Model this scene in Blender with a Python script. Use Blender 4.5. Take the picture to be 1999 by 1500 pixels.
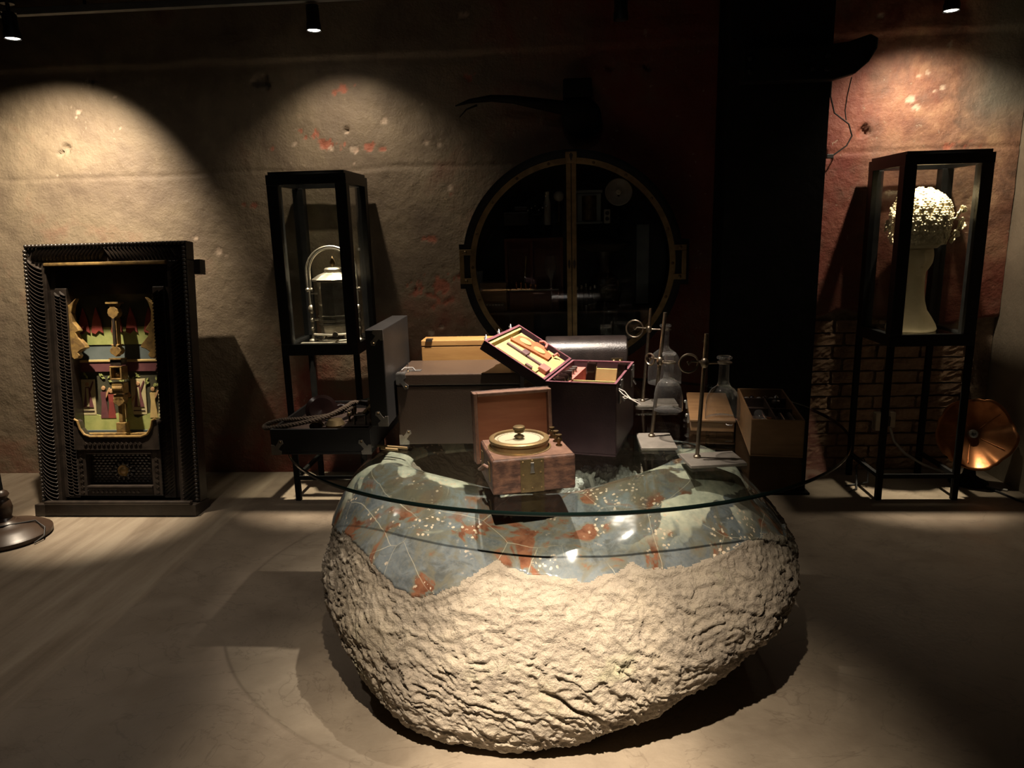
import bpy, bmesh, math, random
import numpy as np
from mathutils import Vector, Matrix
from math import sin, cos, pi, radians, sqrt, atan2

for o in list(bpy.data.objects):
    bpy.data.objects.remove(o, do_unlink=True)
sc = bpy.context.scene
COL = sc.collection
random.seed(7)

# ------------------------------------------------------------------ camera
PSI, TH, RO = radians(4.0), radians(12.3), radians(1.53)
f_ = Vector((-sin(PSI)*cos(TH), cos(PSI)*cos(TH), -sin(TH)))
r0 = Vector((cos(PSI), sin(PSI), 0)); u0 = r0.cross(f_)
r_ = r0*cos(RO) - u0*sin(RO); u_ = u0*cos(RO) + r0*sin(RO)
cd = bpy.data.cameras.new('camera'); cam = bpy.data.objects.new('camera', cd); COL.objects.link(cam)
cd.sensor_fit = 'HORIZONTAL'; cd.sensor_width = 36.0; cd.lens = 1400.0/1999.0*36.0
cd.clip_start = 0.02
M = Matrix((r_, u_, -f_)).transposed().to_4x4(); M.translation = Vector((0, 0, 1.5))
cam.matrix_world = M
sc.camera = cam

# ------------------------------------------------------------------ world, exposure
wd = bpy.data.worlds.new('world'); sc.world = wd; wd.use_nodes = True
bg = wd.node_tree.nodes['Background']; bg.inputs[0].default_value = (0, 0, 0, 1); bg.inputs[1].default_value = 0.0      # closed dark room: only its lamps give light
vs = sc.view_settings
vs.view_transform = 'Standard'; vs.look = 'None'; vs.gamma = 1.0; vs.exposure = 0.0
try: vs.use_curve_mapping = False
except Exception: pass

# ------------------------------------------------------------------ materials
MATS = {}
def _p(name):
    m = bpy.data.materials.new(name); m.use_nodes = True
    nt = m.node_tree; b = nt.nodes['Principled BSDF']
    MATS[name] = m
    return m, nt, b
def N(nt, t, **kw):
    n = nt.nodes.new(t)
    for k, v in kw.items(): setattr(n, k, v)
    return n
def L(nt, a, b): nt.links.new(a, b)
def noise(nt, scale, detail=4, rough=.55, dist=0.0, vec=None):
    n = N(nt, 'ShaderNodeTexNoise'); n.inputs['Scale'].default_value = scale
    n.inputs['Detail'].default_value = detail; n.inputs['Roughness'].default_value = rough
    n.inputs['Distortion'].default_value = dist
    if vec is None: vec = objc(nt)
    L(nt, vec, n.inputs['Vector'])
    return n
def objc(nt):
    for n in nt.nodes:
        if n.bl_idname == 'ShaderNodeTexCoord': return n.outputs['Object']
    return N(nt, 'ShaderNodeTexCoord').outputs['Object']
def scaled(nt, s):
    mp = N(nt, 'ShaderNodeMapping'); mp.inputs['Scale'].default_value = s; L(nt, objc(nt), mp.inputs['Vector']); return mp.outputs[0]
def ramp(nt, fac, stops):
    r = N(nt, 'ShaderNodeValToRGB'); cr = r.color_ramp
    while len(cr.elements) < len(stops): cr.elements.new(0.5)
    for e, (p, c) in zip(cr.elements, stops):
        e.position = p; e.color = (c if isinstance(c, tuple) else (c, c, c)) + (1,)
    L(nt, fac, r.inputs[0]); return r.outputs[0]
def mixc(nt, fac, a, b, mode='MIX'):
    m = N(nt, 'ShaderNodeMix', data_type='RGBA', blend_type=mode)
    for s, v in ((0, fac), (6, a), (7, b)):
        if isinstance(v, (int, float)): m.inputs[s].default_value = v
        elif isinstance(v, tuple): m.inputs[s].default_value = v + (1,)
        else: L(nt, v, m.inputs[s])
    return m.outputs[2]
def mth(nt, op, a, b=None, clamp=False):
    m = N(nt, 'ShaderNodeMath', operation=op); m.use_clamp = clamp
    for i, v in enumerate((a, b)):
        if v is None: continue
        if isinstance(v, (int, float)): m.inputs[i].default_value = v
        else: L(nt, v, m.inputs[i])
    return m.outputs[0]
def bump(nt, b, h, strength=.3, dist=.01):
    n = N(nt, 'ShaderNodeBump'); n.inputs['Strength'].default_value = strength; n.inputs['Distance'].default_value = dist
    L(nt, h, n.inputs['Height']); L(nt, n.outputs[0], b.inputs['Normal'])
def pm(name, c1, c2=None, scale=8, rough=.6, metal=0., bs=0., bscale=60, spec=.5, r2=None, lo=.35, hi=.65, bdist=.002, stretch=None, coat=0):
    m, nt, b = _p(name)
    c2 = c2 or c1
    vec = scaled(nt, stretch) if stretch else None
    n = noise(nt, scale, 5, .6, .2, vec)
    L(nt, ramp(nt, n.outputs[0], [(lo, c1), (hi, c2)]), b.inputs['Base Color'])
    b.inputs['Roughness'].default_value = rough; b.inputs['Metallic'].default_value = metal
    b.inputs['Specular IOR Level'].default_value = spec
    if coat: b.inputs['Coat Weight'].default_value = coat; b.inputs['Coat Roughness'].default_value = .15
    if r2 is not None:
        L(nt, ramp(nt, n.outputs[0], [(lo, rough), (hi, r2)]), b.inputs['Roughness'])
    if bs: bump(nt, b, noise(nt, bscale, 4, .6, 0, vec).outputs[0], bs, bdist)
    return m
def thin_glass(name, tint=(1, 1, 1), rough=0.0, ior=1.45, gain=1.0, haze=0.0):
    m = bpy.data.materials.new(name); m.use_nodes = True; nt = m.node_tree; nt.nodes.clear()
    out = N(nt, 'ShaderNodeOutputMaterial'); mx = N(nt, 'ShaderNodeMixShader')
    t = N(nt, 'ShaderNodeBsdfTransparent'); t.inputs[0].default_value = tint + (1,)
    g = N(nt, 'ShaderNodeBsdfGlossy'); g.inputs['Roughness'].default_value = rough
    lw = N(nt, 'ShaderNodeLayerWeight'); lw.inputs[0].default_value = .5
    f0 = ((ior-1)/(ior+1))**2
    fac = mth(nt, 'ADD', mth(nt, 'MULTIPLY', mth(nt, 'POWER', lw.outputs['Facing'], 5.0), (1-f0)*gain), f0*gain, True)
    L(nt, fac, mx.inputs[0]); L(nt, t.outputs[0], mx.inputs[1]); L(nt, g.outputs[0], mx.inputs[2])
    if haze:      # dusty pale haze mixed in so the clear glass shows, denser towards the rim
        df = N(nt, 'ShaderNodeBsdfDiffuse'); df.inputs[0].default_value = (.85,.83,.8,1); m2 = N(nt, 'ShaderNodeMixShader')
        L(nt, mth(nt, 'ADD', mth(nt, 'MULTIPLY', mth(nt, 'POWER', lw.outputs['Facing'], 3.0), haze*4), haze, True), m2.inputs[0]); L(nt, mx.outputs[0], m2.inputs[1]); L(nt, df.outputs[0], m2.inputs[2]); mx = m2
    L(nt, mx.outputs[0], out.inputs[0])
    MATS[name] = m; return m
def emit(name, col, s):
    m = bpy.data.materials.new(name); m.use_nodes = True; nt = m.node_tree; b = nt.nodes['Principled BSDF']
    b.inputs['Emission Color'].default_value = col + (1,); b.inputs['Emission Strength'].default_value = s
    MATS[name] = m; return m

# ------------------------------------------------------------------ mesh helpers
class MB:
    def __init__(s): s.v = []; s.f = []; s.T = Matrix.Identity(4)
    def t(s, m): s.T = m; return s
    def add(s, vs, fs):
        n = len(s.v); s.v += [tuple(s.T @ Vector(p)) for p in vs]; s.f += [tuple(i+n for i in f) for f in fs]; return s
    def box(s, x0, x1, y0, y1, z0, z1):
        return s.add([(x0,y0,z0),(x1,y0,z0),(x1,y1,z0),(x0,y1,z0),(x0,y0,z1),(x1,y0,z1),(x1,y1,z1),(x0,y1,z1)],
                     [(3,2,1,0),(4,5,6,7),(0,1,5,4),(1,2,6,5),(2,3,7,6),(3,0,4,7)])
    def lathe(s, prof, n=24, cap=True, c=(0,0,0)):
        vs, fs = [], []
        for r, z in prof:
            for i in range(n):
                a = 2*pi*i/n; vs.append((c[0]+r*cos(a), c[1]+r*sin(a), c[2]+z))
        for k in range(len(prof)-1):
            for i in range(n):
                j = (i+1) % n; fs.append((k*n+i, k*n+j, (k+1)*n+j, (k+1)*n+i))
        if cap:
            if prof[0][0] > 1e-6: fs.append(tuple(range(n-1, -1, -1)))
            if prof[-1][0] > 1e-6: fs.append(tuple((len(prof)-1)*n+i for i in range(n)))
        return s.add(vs, fs)
    def cyl(s, c, r, h, n=20, r2=None): return s.lathe([(r, 0), (r if r2 is None else r2, h)], n, True, c)
    def rod(s, a, b, r, n=10, r2=None): return s.tube([a, b], r, n, r2=r2)
    def tube(s, pts, r, n=10, closed=False, r2=None, cap=True):
        P = [Vector(p) for p in pts]; m = len(P); vs, fs = [], []
        up = None
        for k in range(m):
            if closed: d = P[(k+1) % m]-P[k-1]
            else: d = P[min(k+1, m-1)]-P[max(k-1, 0)]
            d.normalize()
            if up is None:
                up = Vector((0,0,1)) if abs(d.z) < .9 else Vector((1,0,0))
            e1 = (up - d*up.dot(d)); e1.normalize(); up = e1; e2 = d.cross(e1)
            rr = r[k] if isinstance(r, (list, tuple)) else (r if r2 is None else r+(r2-r)*k/(m-1))
            for i in range(n):
                a = 2*pi*i/n; vs.append(tuple(P[k]+e1*rr*cos(a)+e2*rr*sin(a)))
        for k in range(m if closed else m-1):
            k2 = (k+1) % m
            for i in range(n):
                j = (i+1) % n; fs.append((k*n+i, k*n+j, k2*n+j, k2*n+i))
        if not closed and cap:
            fs.append(tuple(range(n-1, -1, -1))); fs.append(tuple((m-1)*n+i for i in range(n)))
        return s.add(vs, fs)
    def prism(s, poly, d0, d1, ax='y'):
        # polygon in the two axes other than ax, extruded along ax from d0 to d1
        n = len(poly)
        def pt(p, d):
            return {'y': (p[0], d, p[1]), 'z': (p[0], p[1], d), 'x': (d, p[0], p[1])}[ax]
        vs = [pt(p, d0) for p in poly]+[pt(p, d1) for p in poly]
        fs = [tuple(range(n)), tuple(range(2*n-1, n-1, -1))]+[(i, n+i, n+(i+1) % n, (i+1) % n) for i in range(n)]
        return s.add(vs, fs)
    def ball(s, c, r, n=12, m=8, sx=1, sy=1, sz=1):
        pr = [(max(1e-5, r*sin(pi*k/m)), -r*cos(pi*k/m)) for k in range(m+1)]
        T = s.T; s.T = T @ Matrix.Translation(c) @ Matrix.Diagonal((sx, sy, sz, 1)); s.lathe(pr, n, False); s.T = T; return s
    def tray(s, x0, x1, y0, y1, z0, z1, w, fl=None):
        fl = fl or w
        s.box(x0,x1,y0,y1,z0,z0+fl)
        s.box(x0,x1,y0,y0+w,z0+fl,z1); s.box(x0,x1,y1-w,y1,z0+fl,z1)
        s.box(x0,x0+w,y0+w,y1-w,z0+fl,z1); s.box(x1-w,x1,y0+w,y1-w,z0+fl,z1); return s
    def build(s, name, mat, parent=None, smooth=False, bevel=0, bseg=2, sub=0):
        me = bpy.data.meshes.new(name); me.from_pydata(s.v, [], s.f)
        me.materials.append(MATS[mat])
        bm = bmesh.new(); bm.from_mesh(me); bmesh.ops.recalc_face_normals(bm, faces=bm.faces); bm.to_mesh(me); bm.free()
        if smooth:
            me.polygons.foreach_set('use_smooth', [True]*len(me.polygons))
            try: me.set_sharp_from_angle(angle=radians(38))
            except Exception: pass
        o = bpy.data.objects.new(name, me); COL.objects.link(o)
        if parent is not None: o.parent = parent
        if bevel:
            b = o.modifiers.new('bevel', 'BEVEL'); b.width = bevel; b.segments = bseg; b.limit_method = 'ANGLE'; b.angle_limit = radians(40)
        if sub:
            b = o.modifiers.new('sub', 'SUBSURF'); b.levels = sub; b.render_levels = sub
        return o
def tag(o, label, cat, group=None, kind=None):
    if label: o['label'] = label
    if cat: o['category'] = cat
    if group: o['group'] = group
    if kind: o['kind'] = kind
    return o
def thing(name, label, cat, loc=(0,0,0), rz=0, group=None, rx=0):
    o = bpy.data.objects.new(name, None); COL.objects.link(o); o.empty_display_size = .05
    o.location = loc; o.rotation_euler = (rx, 0, rz); return tag(o, label, cat, group)
def mesh_np(name, V, Fq, mat, parent=None, smooth=True):
    me = bpy.data.meshes.new(name)
    me.vertices.add(len(V)); me.vertices.foreach_set('co', np.ascontiguousarray(V, dtype=np.float32).ravel())
    nf = len(Fq); me.loops.add(nf*4); me.loops.foreach_set('vertex_index', np.ascontiguousarray(Fq, dtype=np.int32).ravel())
    me.polygons.add(nf); me.polygons.foreach_set('loop_start', np.arange(0, nf*4, 4, dtype=np.int32))
    me.polygons.foreach_set('use_smooth', np.full(nf, smooth)); me.update(calc_edges=True); me.validate()
    me.materials.append(MATS[mat])
    o = bpy.data.objects.new(name, me); COL.objects.link(o)
    if parent is not None: o.parent = parent
    return o
def _h(ix, iy, iz):
    n = (ix*374761393 + iy*668265263 + iz*2147483647 + 1013904223) & 0xffffffff
    n = ((n ^ (n >> 13))*1274126177) & 0xffffffff
    return ((n ^ (n >> 16)) & 0xffff)/65535.0
def vnoise(P):
    I = np.floor(P).astype(np.int64); Fr = P-I; Fr = Fr*Fr*(3-2*Fr); r = 0
    for dx in (0,1):
        wx = Fr[:,0] if dx else 1-Fr[:,0]
        for dy in (0,1):
            wy = Fr[:,1] if dy else 1-Fr[:,1]
            for dz in (0,1):
                wz = Fr[:,2] if dz else 1-Fr[:,2]
                r = r + wx*wy*wz*_h(I[:,0]+dx, I[:,1]+dy, I[:,2]+dz)
    return r
def fbm(P, o=4, g=.5):
    a, s, t = 1.0, 0, 0
    for k in range(o):
        s = s+a*(vnoise(P*(2**k)+17.3*k)-.5); t += a; a *= g
    return s/t*2
# ------------------------------------------------------------------ material library
pm('black_metal', (.006,.006,.0065), (.012,.012,.012), 20, .42, .0, .1, 120, spec=.35)
pm('black_iron', (.004,.004,.004), (.010,.009,.009), 10, .75, 0, .3, 40, spec=.2)
pm('brass', (.34,.235,.11), (.19,.13,.065), 14, .42, .75, .15, 80, r2=.55)
pm('old_brass', (.20,.14,.07), (.10,.07,.04), 20, .4, 1., .2, 80, r2=.6)
pm('dull_brass', (.17,.125,.06), (.10,.07,.035), 25, .5, .8, .2, 80, r2=.7)
pm('steel', (.55,.53,.50), (.30,.28,.26), 25, .28, 1., .1, 100, r2=.5)
pm('tarnished_silver', (.60,.56,.48), (.30,.27,.22), 14, .30, 1., .25, 50, r2=.5)
pm('rod_metal', (.33,.27,.20), (.15,.12,.09), 30, .32, 1., .1, 100, r2=.5)
pm('plate_metal', (.30,.27,.23), (.19,.17,.145), 12, .5, .55, .25, 90, r2=.65)
pm('copper', (.52,.23,.10), (.33,.125,.05), 9, .30, 1., .15, 30, r2=.45)
pm('leather_worn', (.035,.014,.009), (.16,.075,.045), 26, .6, 0, .6, 110, lo=.40, hi=.75, stretch=(1,1,2.2))
pm('leather_edge', (.10,.048,.03), (.17,.09,.058), 40, .6, 0, .3, 90)
pm('lid_lining', (.24,.085,.040), (.30,.115,.056), 6, .55, 0, .15, 60, stretch=(1,1,6))
pm('burgundy', (.026,.010,.014), (.038,.016,.021), 18, .5, 0, .45, 160, spec=.4)
pm('burgundy_edge', (.13,.045,.06), (.20,.08,.10), 30, .5, 0, .2, 100)
pm('cream', (.46,.37,.15), (.40,.31,.12), 12, .75, 0, .1, 120)
pm('rust_velvet', (.40,.12,.045), (.30,.085,.035), 20, .85, 0, .3, 160)
pm('mauve', (.10,.055,.055), (.14,.08,.08), 20, .7)
pm('rose_lining', (.42,.15,.12), (.34,.10,.085), 20, .8)
pm('case_brown', (.058,.037,.025), (.070,.045,.030), 5, .34, 0, .25, 200, spec=.6)
pm('case_black', (.014,.013,.012), (.020,.018,.017), 6, .5, 0, .3, 200, spec=.4)
pm('bakelite', (.010,.005,.0045), (.014,.007,.006), 5, .16, 0, 0, spec=.6)
pm('pine', (.42,.23,.075), (.34,.175,.055), 5, .5, 0, .15, 40, stretch=(1.2,9,9))
pm('oak_box', (.16,.083,.032), (.22,.12,.05), 5, .55, 0, .2, 40, stretch=(1.5,8,8))
pm('dark_tray', (.035,.02,.014), (.05,.03,.02), 10, .6)
pm('mahogany', (.075,.022,.012), (.11,.034,.018), 5, .35, 0, .1, 40, stretch=(8,8,1.5))
pm('carved_wood', (.016,.0115,.009), (.034,.025,.019), 20, .34, 0, .4, 120, spec=.8)
pm('carved_gilt', (.33,.21,.065), (.14,.085,.035), 30, .42, .25, .4, 120, spec=.6)
pm('turned_wood', (.035,.021,.014), (.055,.034,.022), 6, .35, 0, .1, 40)
pm('rope', (.085,.058,.036), (.055,.036,.022), 60, .85, 0, .3, 300)
pm('black_leather', (.016,.012,.011), (.026,.019,.017), 24, .32, 0, .5, 180, spec=.6)
pm('black_rubber', (.008,.008,.008), (.012,.011,.011), 20, .55)
pm('white_cord', (.62,.58,.50), (.5,.46,.40), 40, .8)
pm('grey_cable', (.30,.28,.25), (.24,.22,.2), 30, .5)
pm('ivory_plastic', (.45,.38,.28), (.36,.30,.22), 16, .5)
pm('dial_paper', (.52,.46,.33), (.46,.40,.28), 10, .6)
pm('ink', (.03,.02,.015), (.05,.03,.02), 20, .7)
pm('plaster_figure', (.66,.55,.34), (.56,.46,.27), 14, .7, 0, .4, 60)
pm('flower_plaster', (.56,.49,.32), (.44,.37,.23), 25, .65, 0, .4, 90)
pm('paint_green', (.36,.38,.13), (.24,.28,.085), 14, .55)
pm('paint_slate', (.055,.07,.065), (.075,.09,.085), 8, .5)
pm('paint_dark', (.035,.036,.022), (.065,.06,.032), 14, .55)
pm('paint_red', (.26,.045,.03), (.17,.03,.025), 16, .6)
pm('paint_ochre', (.52,.38,.15), (.42,.30,.12), 20, .6)
pm('paint_parchment', (.50,.43,.24), (.42,.36,.19), 20, .6)
pm('paint_skin', (.45,.27,.13), (.40,.23,.11), 20, .6)
pm('paint_plum', (.10,.03,.035), (.14,.05,.05), 16, .6)
pm('grey_enamel', (.16,.165,.16), (.12,.125,.12), 10, .45)
pm('pale_enamel', (.30,.26,.22), (.25,.21,.18), 10, .45)
pm('dark_enamel', (.020,.015,.011), (.034,.026,.019), 10, .4)
pm('case_floor', (.34,.33,.31), (.26,.25,.235), 10, .35)
pm('cabinet_inside', (.010,.010,.011), (.016,.015,.015), 8, .5)
pm('crystal', (.62,.64,.60), (.40,.42,.41), 18, .16, 0, .3, 120, spec=.7)
thin_glass('pane_glass', (.97,.98,.97))
thin_glass('flask_glass', (.97,.97,.965), rough=.035, ior=1.6, gain=1.5, haze=.022)
thin_glass('table_glass', (.93,.955,.94), ior=1.5)
m, nt, b = _p('glass_edge'); b.inputs['Base Color'].default_value = (.004,.009,.008,1); b.inputs['Roughness'].default_value = .12
emit('lamp_glow', (1,.93,.80), 25)

def wall_material(name, right=False):
    m, nt, b = _p(name); co = objc(nt)
    sp = N(nt, 'ShaderNodeSeparateXYZ'); L(nt, co, sp.inputs[0]); X, Zc = sp.outputs[0], sp.outputs[2]
    n1 = noise(nt, 1.1, 6, .6, .6).outputs[0]; n2 = noise(nt, 3.5, 8, .65, .3).outputs[0]; n3 = noise(nt, 14, 6, .65).outputs[0]
    if right:
        c = ramp(nt, n2, [(.3, (.20,.165,.12)), (.7, (.30,.25,.185))])
    else:
        # grey-beige plaster with brown stains, wine red where the top coat is gone
        beige = ramp(nt, n2, [(.25, (.17,.13,.085)), (.55, (.29,.23,.15)), (.8, (.23,.18,.125))])
        brown = ramp(nt, n2, [(.3, (.125,.092,.066)), (.7, (.19,.145,.10))])
        red = ramp(nt, n2, [(.3, (.115,.022,.015)), (.6, (.19,.05,.034)), (.8, (.13,.06,.042))])
        c = mixc(nt, ramp(nt, n1, [(.36, 0.), (.64, 1.)]), brown, beige)
        # red zones: low on the wall, and the whole right half
        lowz = mth(nt, 'SUBTRACT', mth(nt, 'MULTIPLY', mth(nt, 'SUBTRACT', 1.15, Zc), 1.1), mth(nt, 'MULTIPLY', mth(nt, 'SUBTRACT', -1.5, X), .9, True))
        rgt = mth(nt, 'MULTIPLY', mth(nt, 'ADD', X, .75), .75, True)
        rr = mth(nt, 'MAXIMUM', lowz, mth(nt, 'SUBTRACT', rgt, .12))
        rr = mth(nt, 'ADD', rr, mth(nt, 'MULTIPLY', mth(nt, 'SUBTRACT', n1, .5), 3.2))
        rr = mth(nt, 'ADD', rr, mth(nt, 'MULTIPLY', mth(nt, 'SUBTRACT', n2, .5), 2.0), True)
        c = mixc(nt, rr, c, red)
        # sandy patches on the far right where the render was scrubbed
        sand = ramp(nt, n2, [(.3, (.30,.15,.10)), (.7, (.42,.27,.16))])
        sr = mth(nt, 'MULTIPLY', mth(nt, 'SUBTRACT', X, 1.45), 1.3, True)
        sr = mth(nt, 'MULTIPLY', sr, ramp(nt, n2, [(.42, 0.), (.6, 1.)]))
        up = mth(nt, 'MULTIPLY', mth(nt, 'SUBTRACT', Zc, .9), 1.2, True)
        c = mixc(nt, mth(nt, 'MULTIPLY', sr, up), c, sand)
        gx = mth(nt, 'MULTIPLY', mth(nt, 'SUBTRACT', X, 2.15), 5, True)
        gz = mth(nt, 'MULTIPLY', mth(nt, 'SUBTRACT', Zc, 1.9), 5, True)
        c = mixc(nt, mth(nt, 'MULTIPLY', gx, gz), c, (.22,.20,.16))
        at = N(nt, 'ShaderNodeAttribute', attribute_name='chip'); ar = N(nt, 'ShaderNodeAttribute', attribute_name='scrape'); ab = N(nt, 'ShaderNodeAttribute', attribute_name='bare')
        c = mixc(nt, ar.outputs['Fac'], c, (.34,.12,.075))
        c = mixc(nt, mth(nt, 'MULTIPLY', at.outputs['Fac'], .8), c, (.48,.37,.28))
        c = mixc(nt, ab.outputs['Fac'], c, ramp(nt, n3, [(.35, (.13,.09,.06)), (.7, (.30,.22,.15))]))
        spk = ramp(nt, noise(nt, 30, 3, .5).outputs[0], [(.70, 0.), (.74, 1.)])
        c = mixc(nt, mth(nt, 'MULTIPLY', spk, .5), c, (.33,.26,.19))
    L(nt, c, b.inputs['Base Color']); b.inputs['Roughness'].default_value = .62; b.inputs['Specular IOR Level'].default_value = .35
    h = mth(nt, 'ADD', mth(nt, 'MULTIPLY', noise(nt, 22, 6, .6).outputs[0], 1.0), mth(nt, 'MULTIPLY', noise(nt, 75, 4, .6).outputs[0], .55))
    bump(nt, b, h, .55 if not right else .25, .012)
wall_material('wall_plaster'); wall_material('side_plaster', True)

m, nt, b = _p('brick_clay')
oi = N(nt, 'ShaderNodeObjectInfo'); n = noise(nt, 18, 6, .65)
c = ramp(nt, n.outputs[0], [(.3, (.20,.115,.07)), (.6, (.40,.25,.15)), (.8, (.46,.36,.25))])
c = mixc(nt, mth(nt, 'MULTIPLY', oi.outputs['Random'], .5), c, (.20,.13,.09))
L(nt, c, b.inputs['Base Color']); b.inputs['Roughness'].default_value = .85
bump(nt, b, noise(nt, 45, 6, .7).outputs[0], .8, .01)

m, nt, b = _p('floor_concrete')
sp = N(nt, 'ShaderNodeSeparateXYZ'); L(nt, objc(nt), sp.inputs[0]); X, Y = sp.outputs[0], sp.outputs[1]
n1 = noise(nt, 1.3, 7, .6, 1.2).outputs[0]; n2 = noise(nt, 6, 8, .65, .4).outputs[0]; n3 = noise(nt, 1.6, 6, .6, .5, scaled(nt, (7, .8, 1))).outputs[0]
con = ramp(nt, n1, [(.3, (.135,.105,.078)), (.5, (.185,.15,.112)), (.7, (.225,.182,.135))])
con = mixc(nt, .35, con, ramp(nt, n2, [(.3, (.12,.09,.065)), (.7, (.25,.20,.145))]))
st = noise(nt, 2.2, 5, .55, 2.0, scaled(nt, (1.0, 1.4, 1))).outputs[0]
con = mixc(nt, ramp(nt, st, [(.49, 0.), (.5, .45), (.51, 0.)]), con, (.09,.066,.048))
tim = ramp(nt, n3, [(.3, (.15,.115,.08)), (.5, (.215,.172,.125)), (.72, (.28,.235,.175))])
rust = ramp(nt, n1, [(.55, 0.), (.68, .75)])
tim = mixc(nt, mth(nt, 'MULTIPLY', rust, mth(nt, 'MULTIPLY', mth(nt, 'SUBTRACT', 3.0, Y), .9, True)), tim, (.17,.066,.022))
xx = mth(nt, 'ADD', X, mth(nt, 'MULTIPLY', mth(nt, 'SUBTRACT', n2, .5), .05))
c = mixc(nt, mth(nt, 'MULTIPLY', mth(nt, 'SUBTRACT', -1.78, xx), 60, True), con, tim)
L(nt, c, b.inputs['Base Color'])
L(nt, ramp(nt, n2, [(.3, .42), (.7, .66)]), b.inputs['Roughness'])
bump(nt, b, mth(nt, 'ADD', noise(nt, 7, 8, .65, .4, scaled(nt, (-1.0,1.1,1))).outputs[0], mth(nt, 'MULTIPLY', noise(nt, 40, 5, .6).outputs[0], .4)), .28, .012)

pm('ceiling_paint', (.012,.010,.009), (.02,.016,.014), 4, .8)

m, nt, b = _p('rough_stone')
n1 = noise(nt, 3.0, 8, .62, .5).outputs[0]; n2 = noise(nt, 14, 8, .68, .6).outputs[0]; n3 = noise(nt, 55, 6, .65, .2).outputs[0]
c = ramp(nt, n1, [(.3, (.25,.205,.165)), (.5, (.33,.28,.225)), (.7, (.38,.315,.23))])
c = mixc(nt, .45, c, ramp(nt, n2, [(.3, (.20,.165,.13)), (.48, (.30,.25,.195)), (.75, (.42,.355,.265))]))
c = mixc(nt, mth(nt, 'MULTIPLY', ramp(nt, noise(nt, 5, 4, .5).outputs[0], [(.66, 0.), (.74, 1.)]), .35), c, (.34,.35,.20))
L(nt, c, b.inputs['Base Color']); b.inputs['Roughness'].default_value = .72; b.inputs['Specular IOR Level'].default_value = .3
hn = noise(nt, 17, 8, .68, .6, scaled(nt, (1.1,-1.0,1.15))).outputs[0]
h = mth(nt, 'ADD', hn, mth(nt, 'MULTIPLY', n3, .8))
bump(nt, b, h, 1.0, .016)

m, nt, b = _p('polished_stone')
co = objc(nt); sp = N(nt, 'ShaderNodeSeparateXYZ'); L(nt, co, sp.inputs[0]); X, Y, Zc = sp.outputs
wv = noise(nt, 4, 4, .5); wadd = N(nt, 'ShaderNodeVectorMath', operation='MULTIPLY_ADD'); L(nt, wv.outputs['Color'], wadd.inputs[0]); wadd.inputs[1].default_value = (.16,.16,.16); L(nt, co, wadd.inputs[2]); wco = wadd.outputs[0]
a1 = noise(nt, 4.2, 4, .5, 1.0, wco).outputs[0]; a2 = noise(nt, 5.0, 5, .55, 1.5, scaled(nt, (1.2,1.2,.8))).outputs[0]; a3 = noise(nt, 26, 4, .6).outputs[0]
c = ramp(nt, a1, [(.3, (.07,.080,.088)), (.45, (.125,.142,.155)), (.55, (.085,.095,.10)), (.68, (.155,.17,.178))])
a4 = noise(nt, 90, 4, .6).outputs[0]
c = mixc(nt, ramp(nt, a4, [(.4, .0), (.75, .55)]), c, (.17,.17,.155))
c = mixc(nt, ramp(nt, noise(nt, 11, 6, .65, 1.5).outputs[0], [(.52, 0.), (.62, .7)]), c, (.065,.066,.06))
rustc = ramp(nt, a3, [(.35, (.095,.036,.021)), (.6, (.175,.078,.045))])
a5 = mth(nt, 'ADD', a2, mth(nt, 'MULTIPLY', mth(nt, 'SUBTRACT', a3, .5), .10))
c = mixc(nt, ramp(nt, a5, [(.475, 0.), (.545, .85)]), c, (.125,.115,.085))
c = mixc(nt, ramp(nt, a5, [(.545, 0.), (.585, 1.)]), c, rustc)
# olive-brown upper shoulder with pale banded agate
hi = mth(nt, 'ADD', mth(nt, 'MULTIPLY', mth(nt, 'SUBTRACT', Zc, .605), 16), mth(nt, 'MULTIPLY', mth(nt, 'SUBTRACT', a1, .5), 9), True)
upc = ramp(nt, noise(nt, 5, 5, .6, 1.2, wco).outputs[0], [(.32, (.06,.065,.06)), (.46, (.11,.095,.065)), (.56, (.13,.155,.165)), (.66, (.17,.085,.045)), (.75, (.08,.09,.09))])
c = mixc(nt, mth(nt, 'MULTIPLY', hi, .85), c, upc)
pale = ramp(nt, noise(nt, 3.1, 3, .5, .8, wco).outputs[0], [(.53, 0.), (.545, 1.), (.64, 1.), (.655, .2)])
c = mixc(nt, mth(nt, 'MULTIPLY', pale, mth(nt, 'MULTIPLY', mth(nt, 'SUBTRACT', Zc, .57), 14, True)), c, ramp(nt, a3, [(.3, (.28,.30,.25)), (.6, (.50,.49,.39))]))
wa3 = N(nt, 'ShaderNodeVectorMath', operation='MULTIPLY_ADD'); L(nt, wv.outputs['Color'], wa3.inputs[0]); wa3.inputs[1].default_value = (.05,.05,.05); L(nt, co, wa3.inputs[2]); wco3 = wa3.outputs[0]
vo = N(nt, 'ShaderNodeTexVoronoi', feature='DISTANCE_TO_EDGE'); vo.inputs['Scale'].default_value = 4.2; L(nt, wco3, vo.inputs['Vector'])
vb = mth(nt, 'MULTIPLY', ramp(nt, vo.outputs['Distance'], [(0.0, .75), (.0045, .0)]), ramp(nt, noise(nt, 3.3, 3, .5).outputs[0], [(.38, 0.), (.46, 1.)]))
c = mixc(nt, vb, c, (.45,.40,.30))
wv2 = noise(nt, 40, 3, .6); wa2 = N(nt, 'ShaderNodeVectorMath', operation='MULTIPLY_ADD'); L(nt, wv2.outputs['Color'], wa2.inputs[0]); wa2.inputs[1].default_value = (.02,.02,.02); L(nt, co, wa2.inputs[2]); wco2 = wa2.outputs[0]
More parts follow.
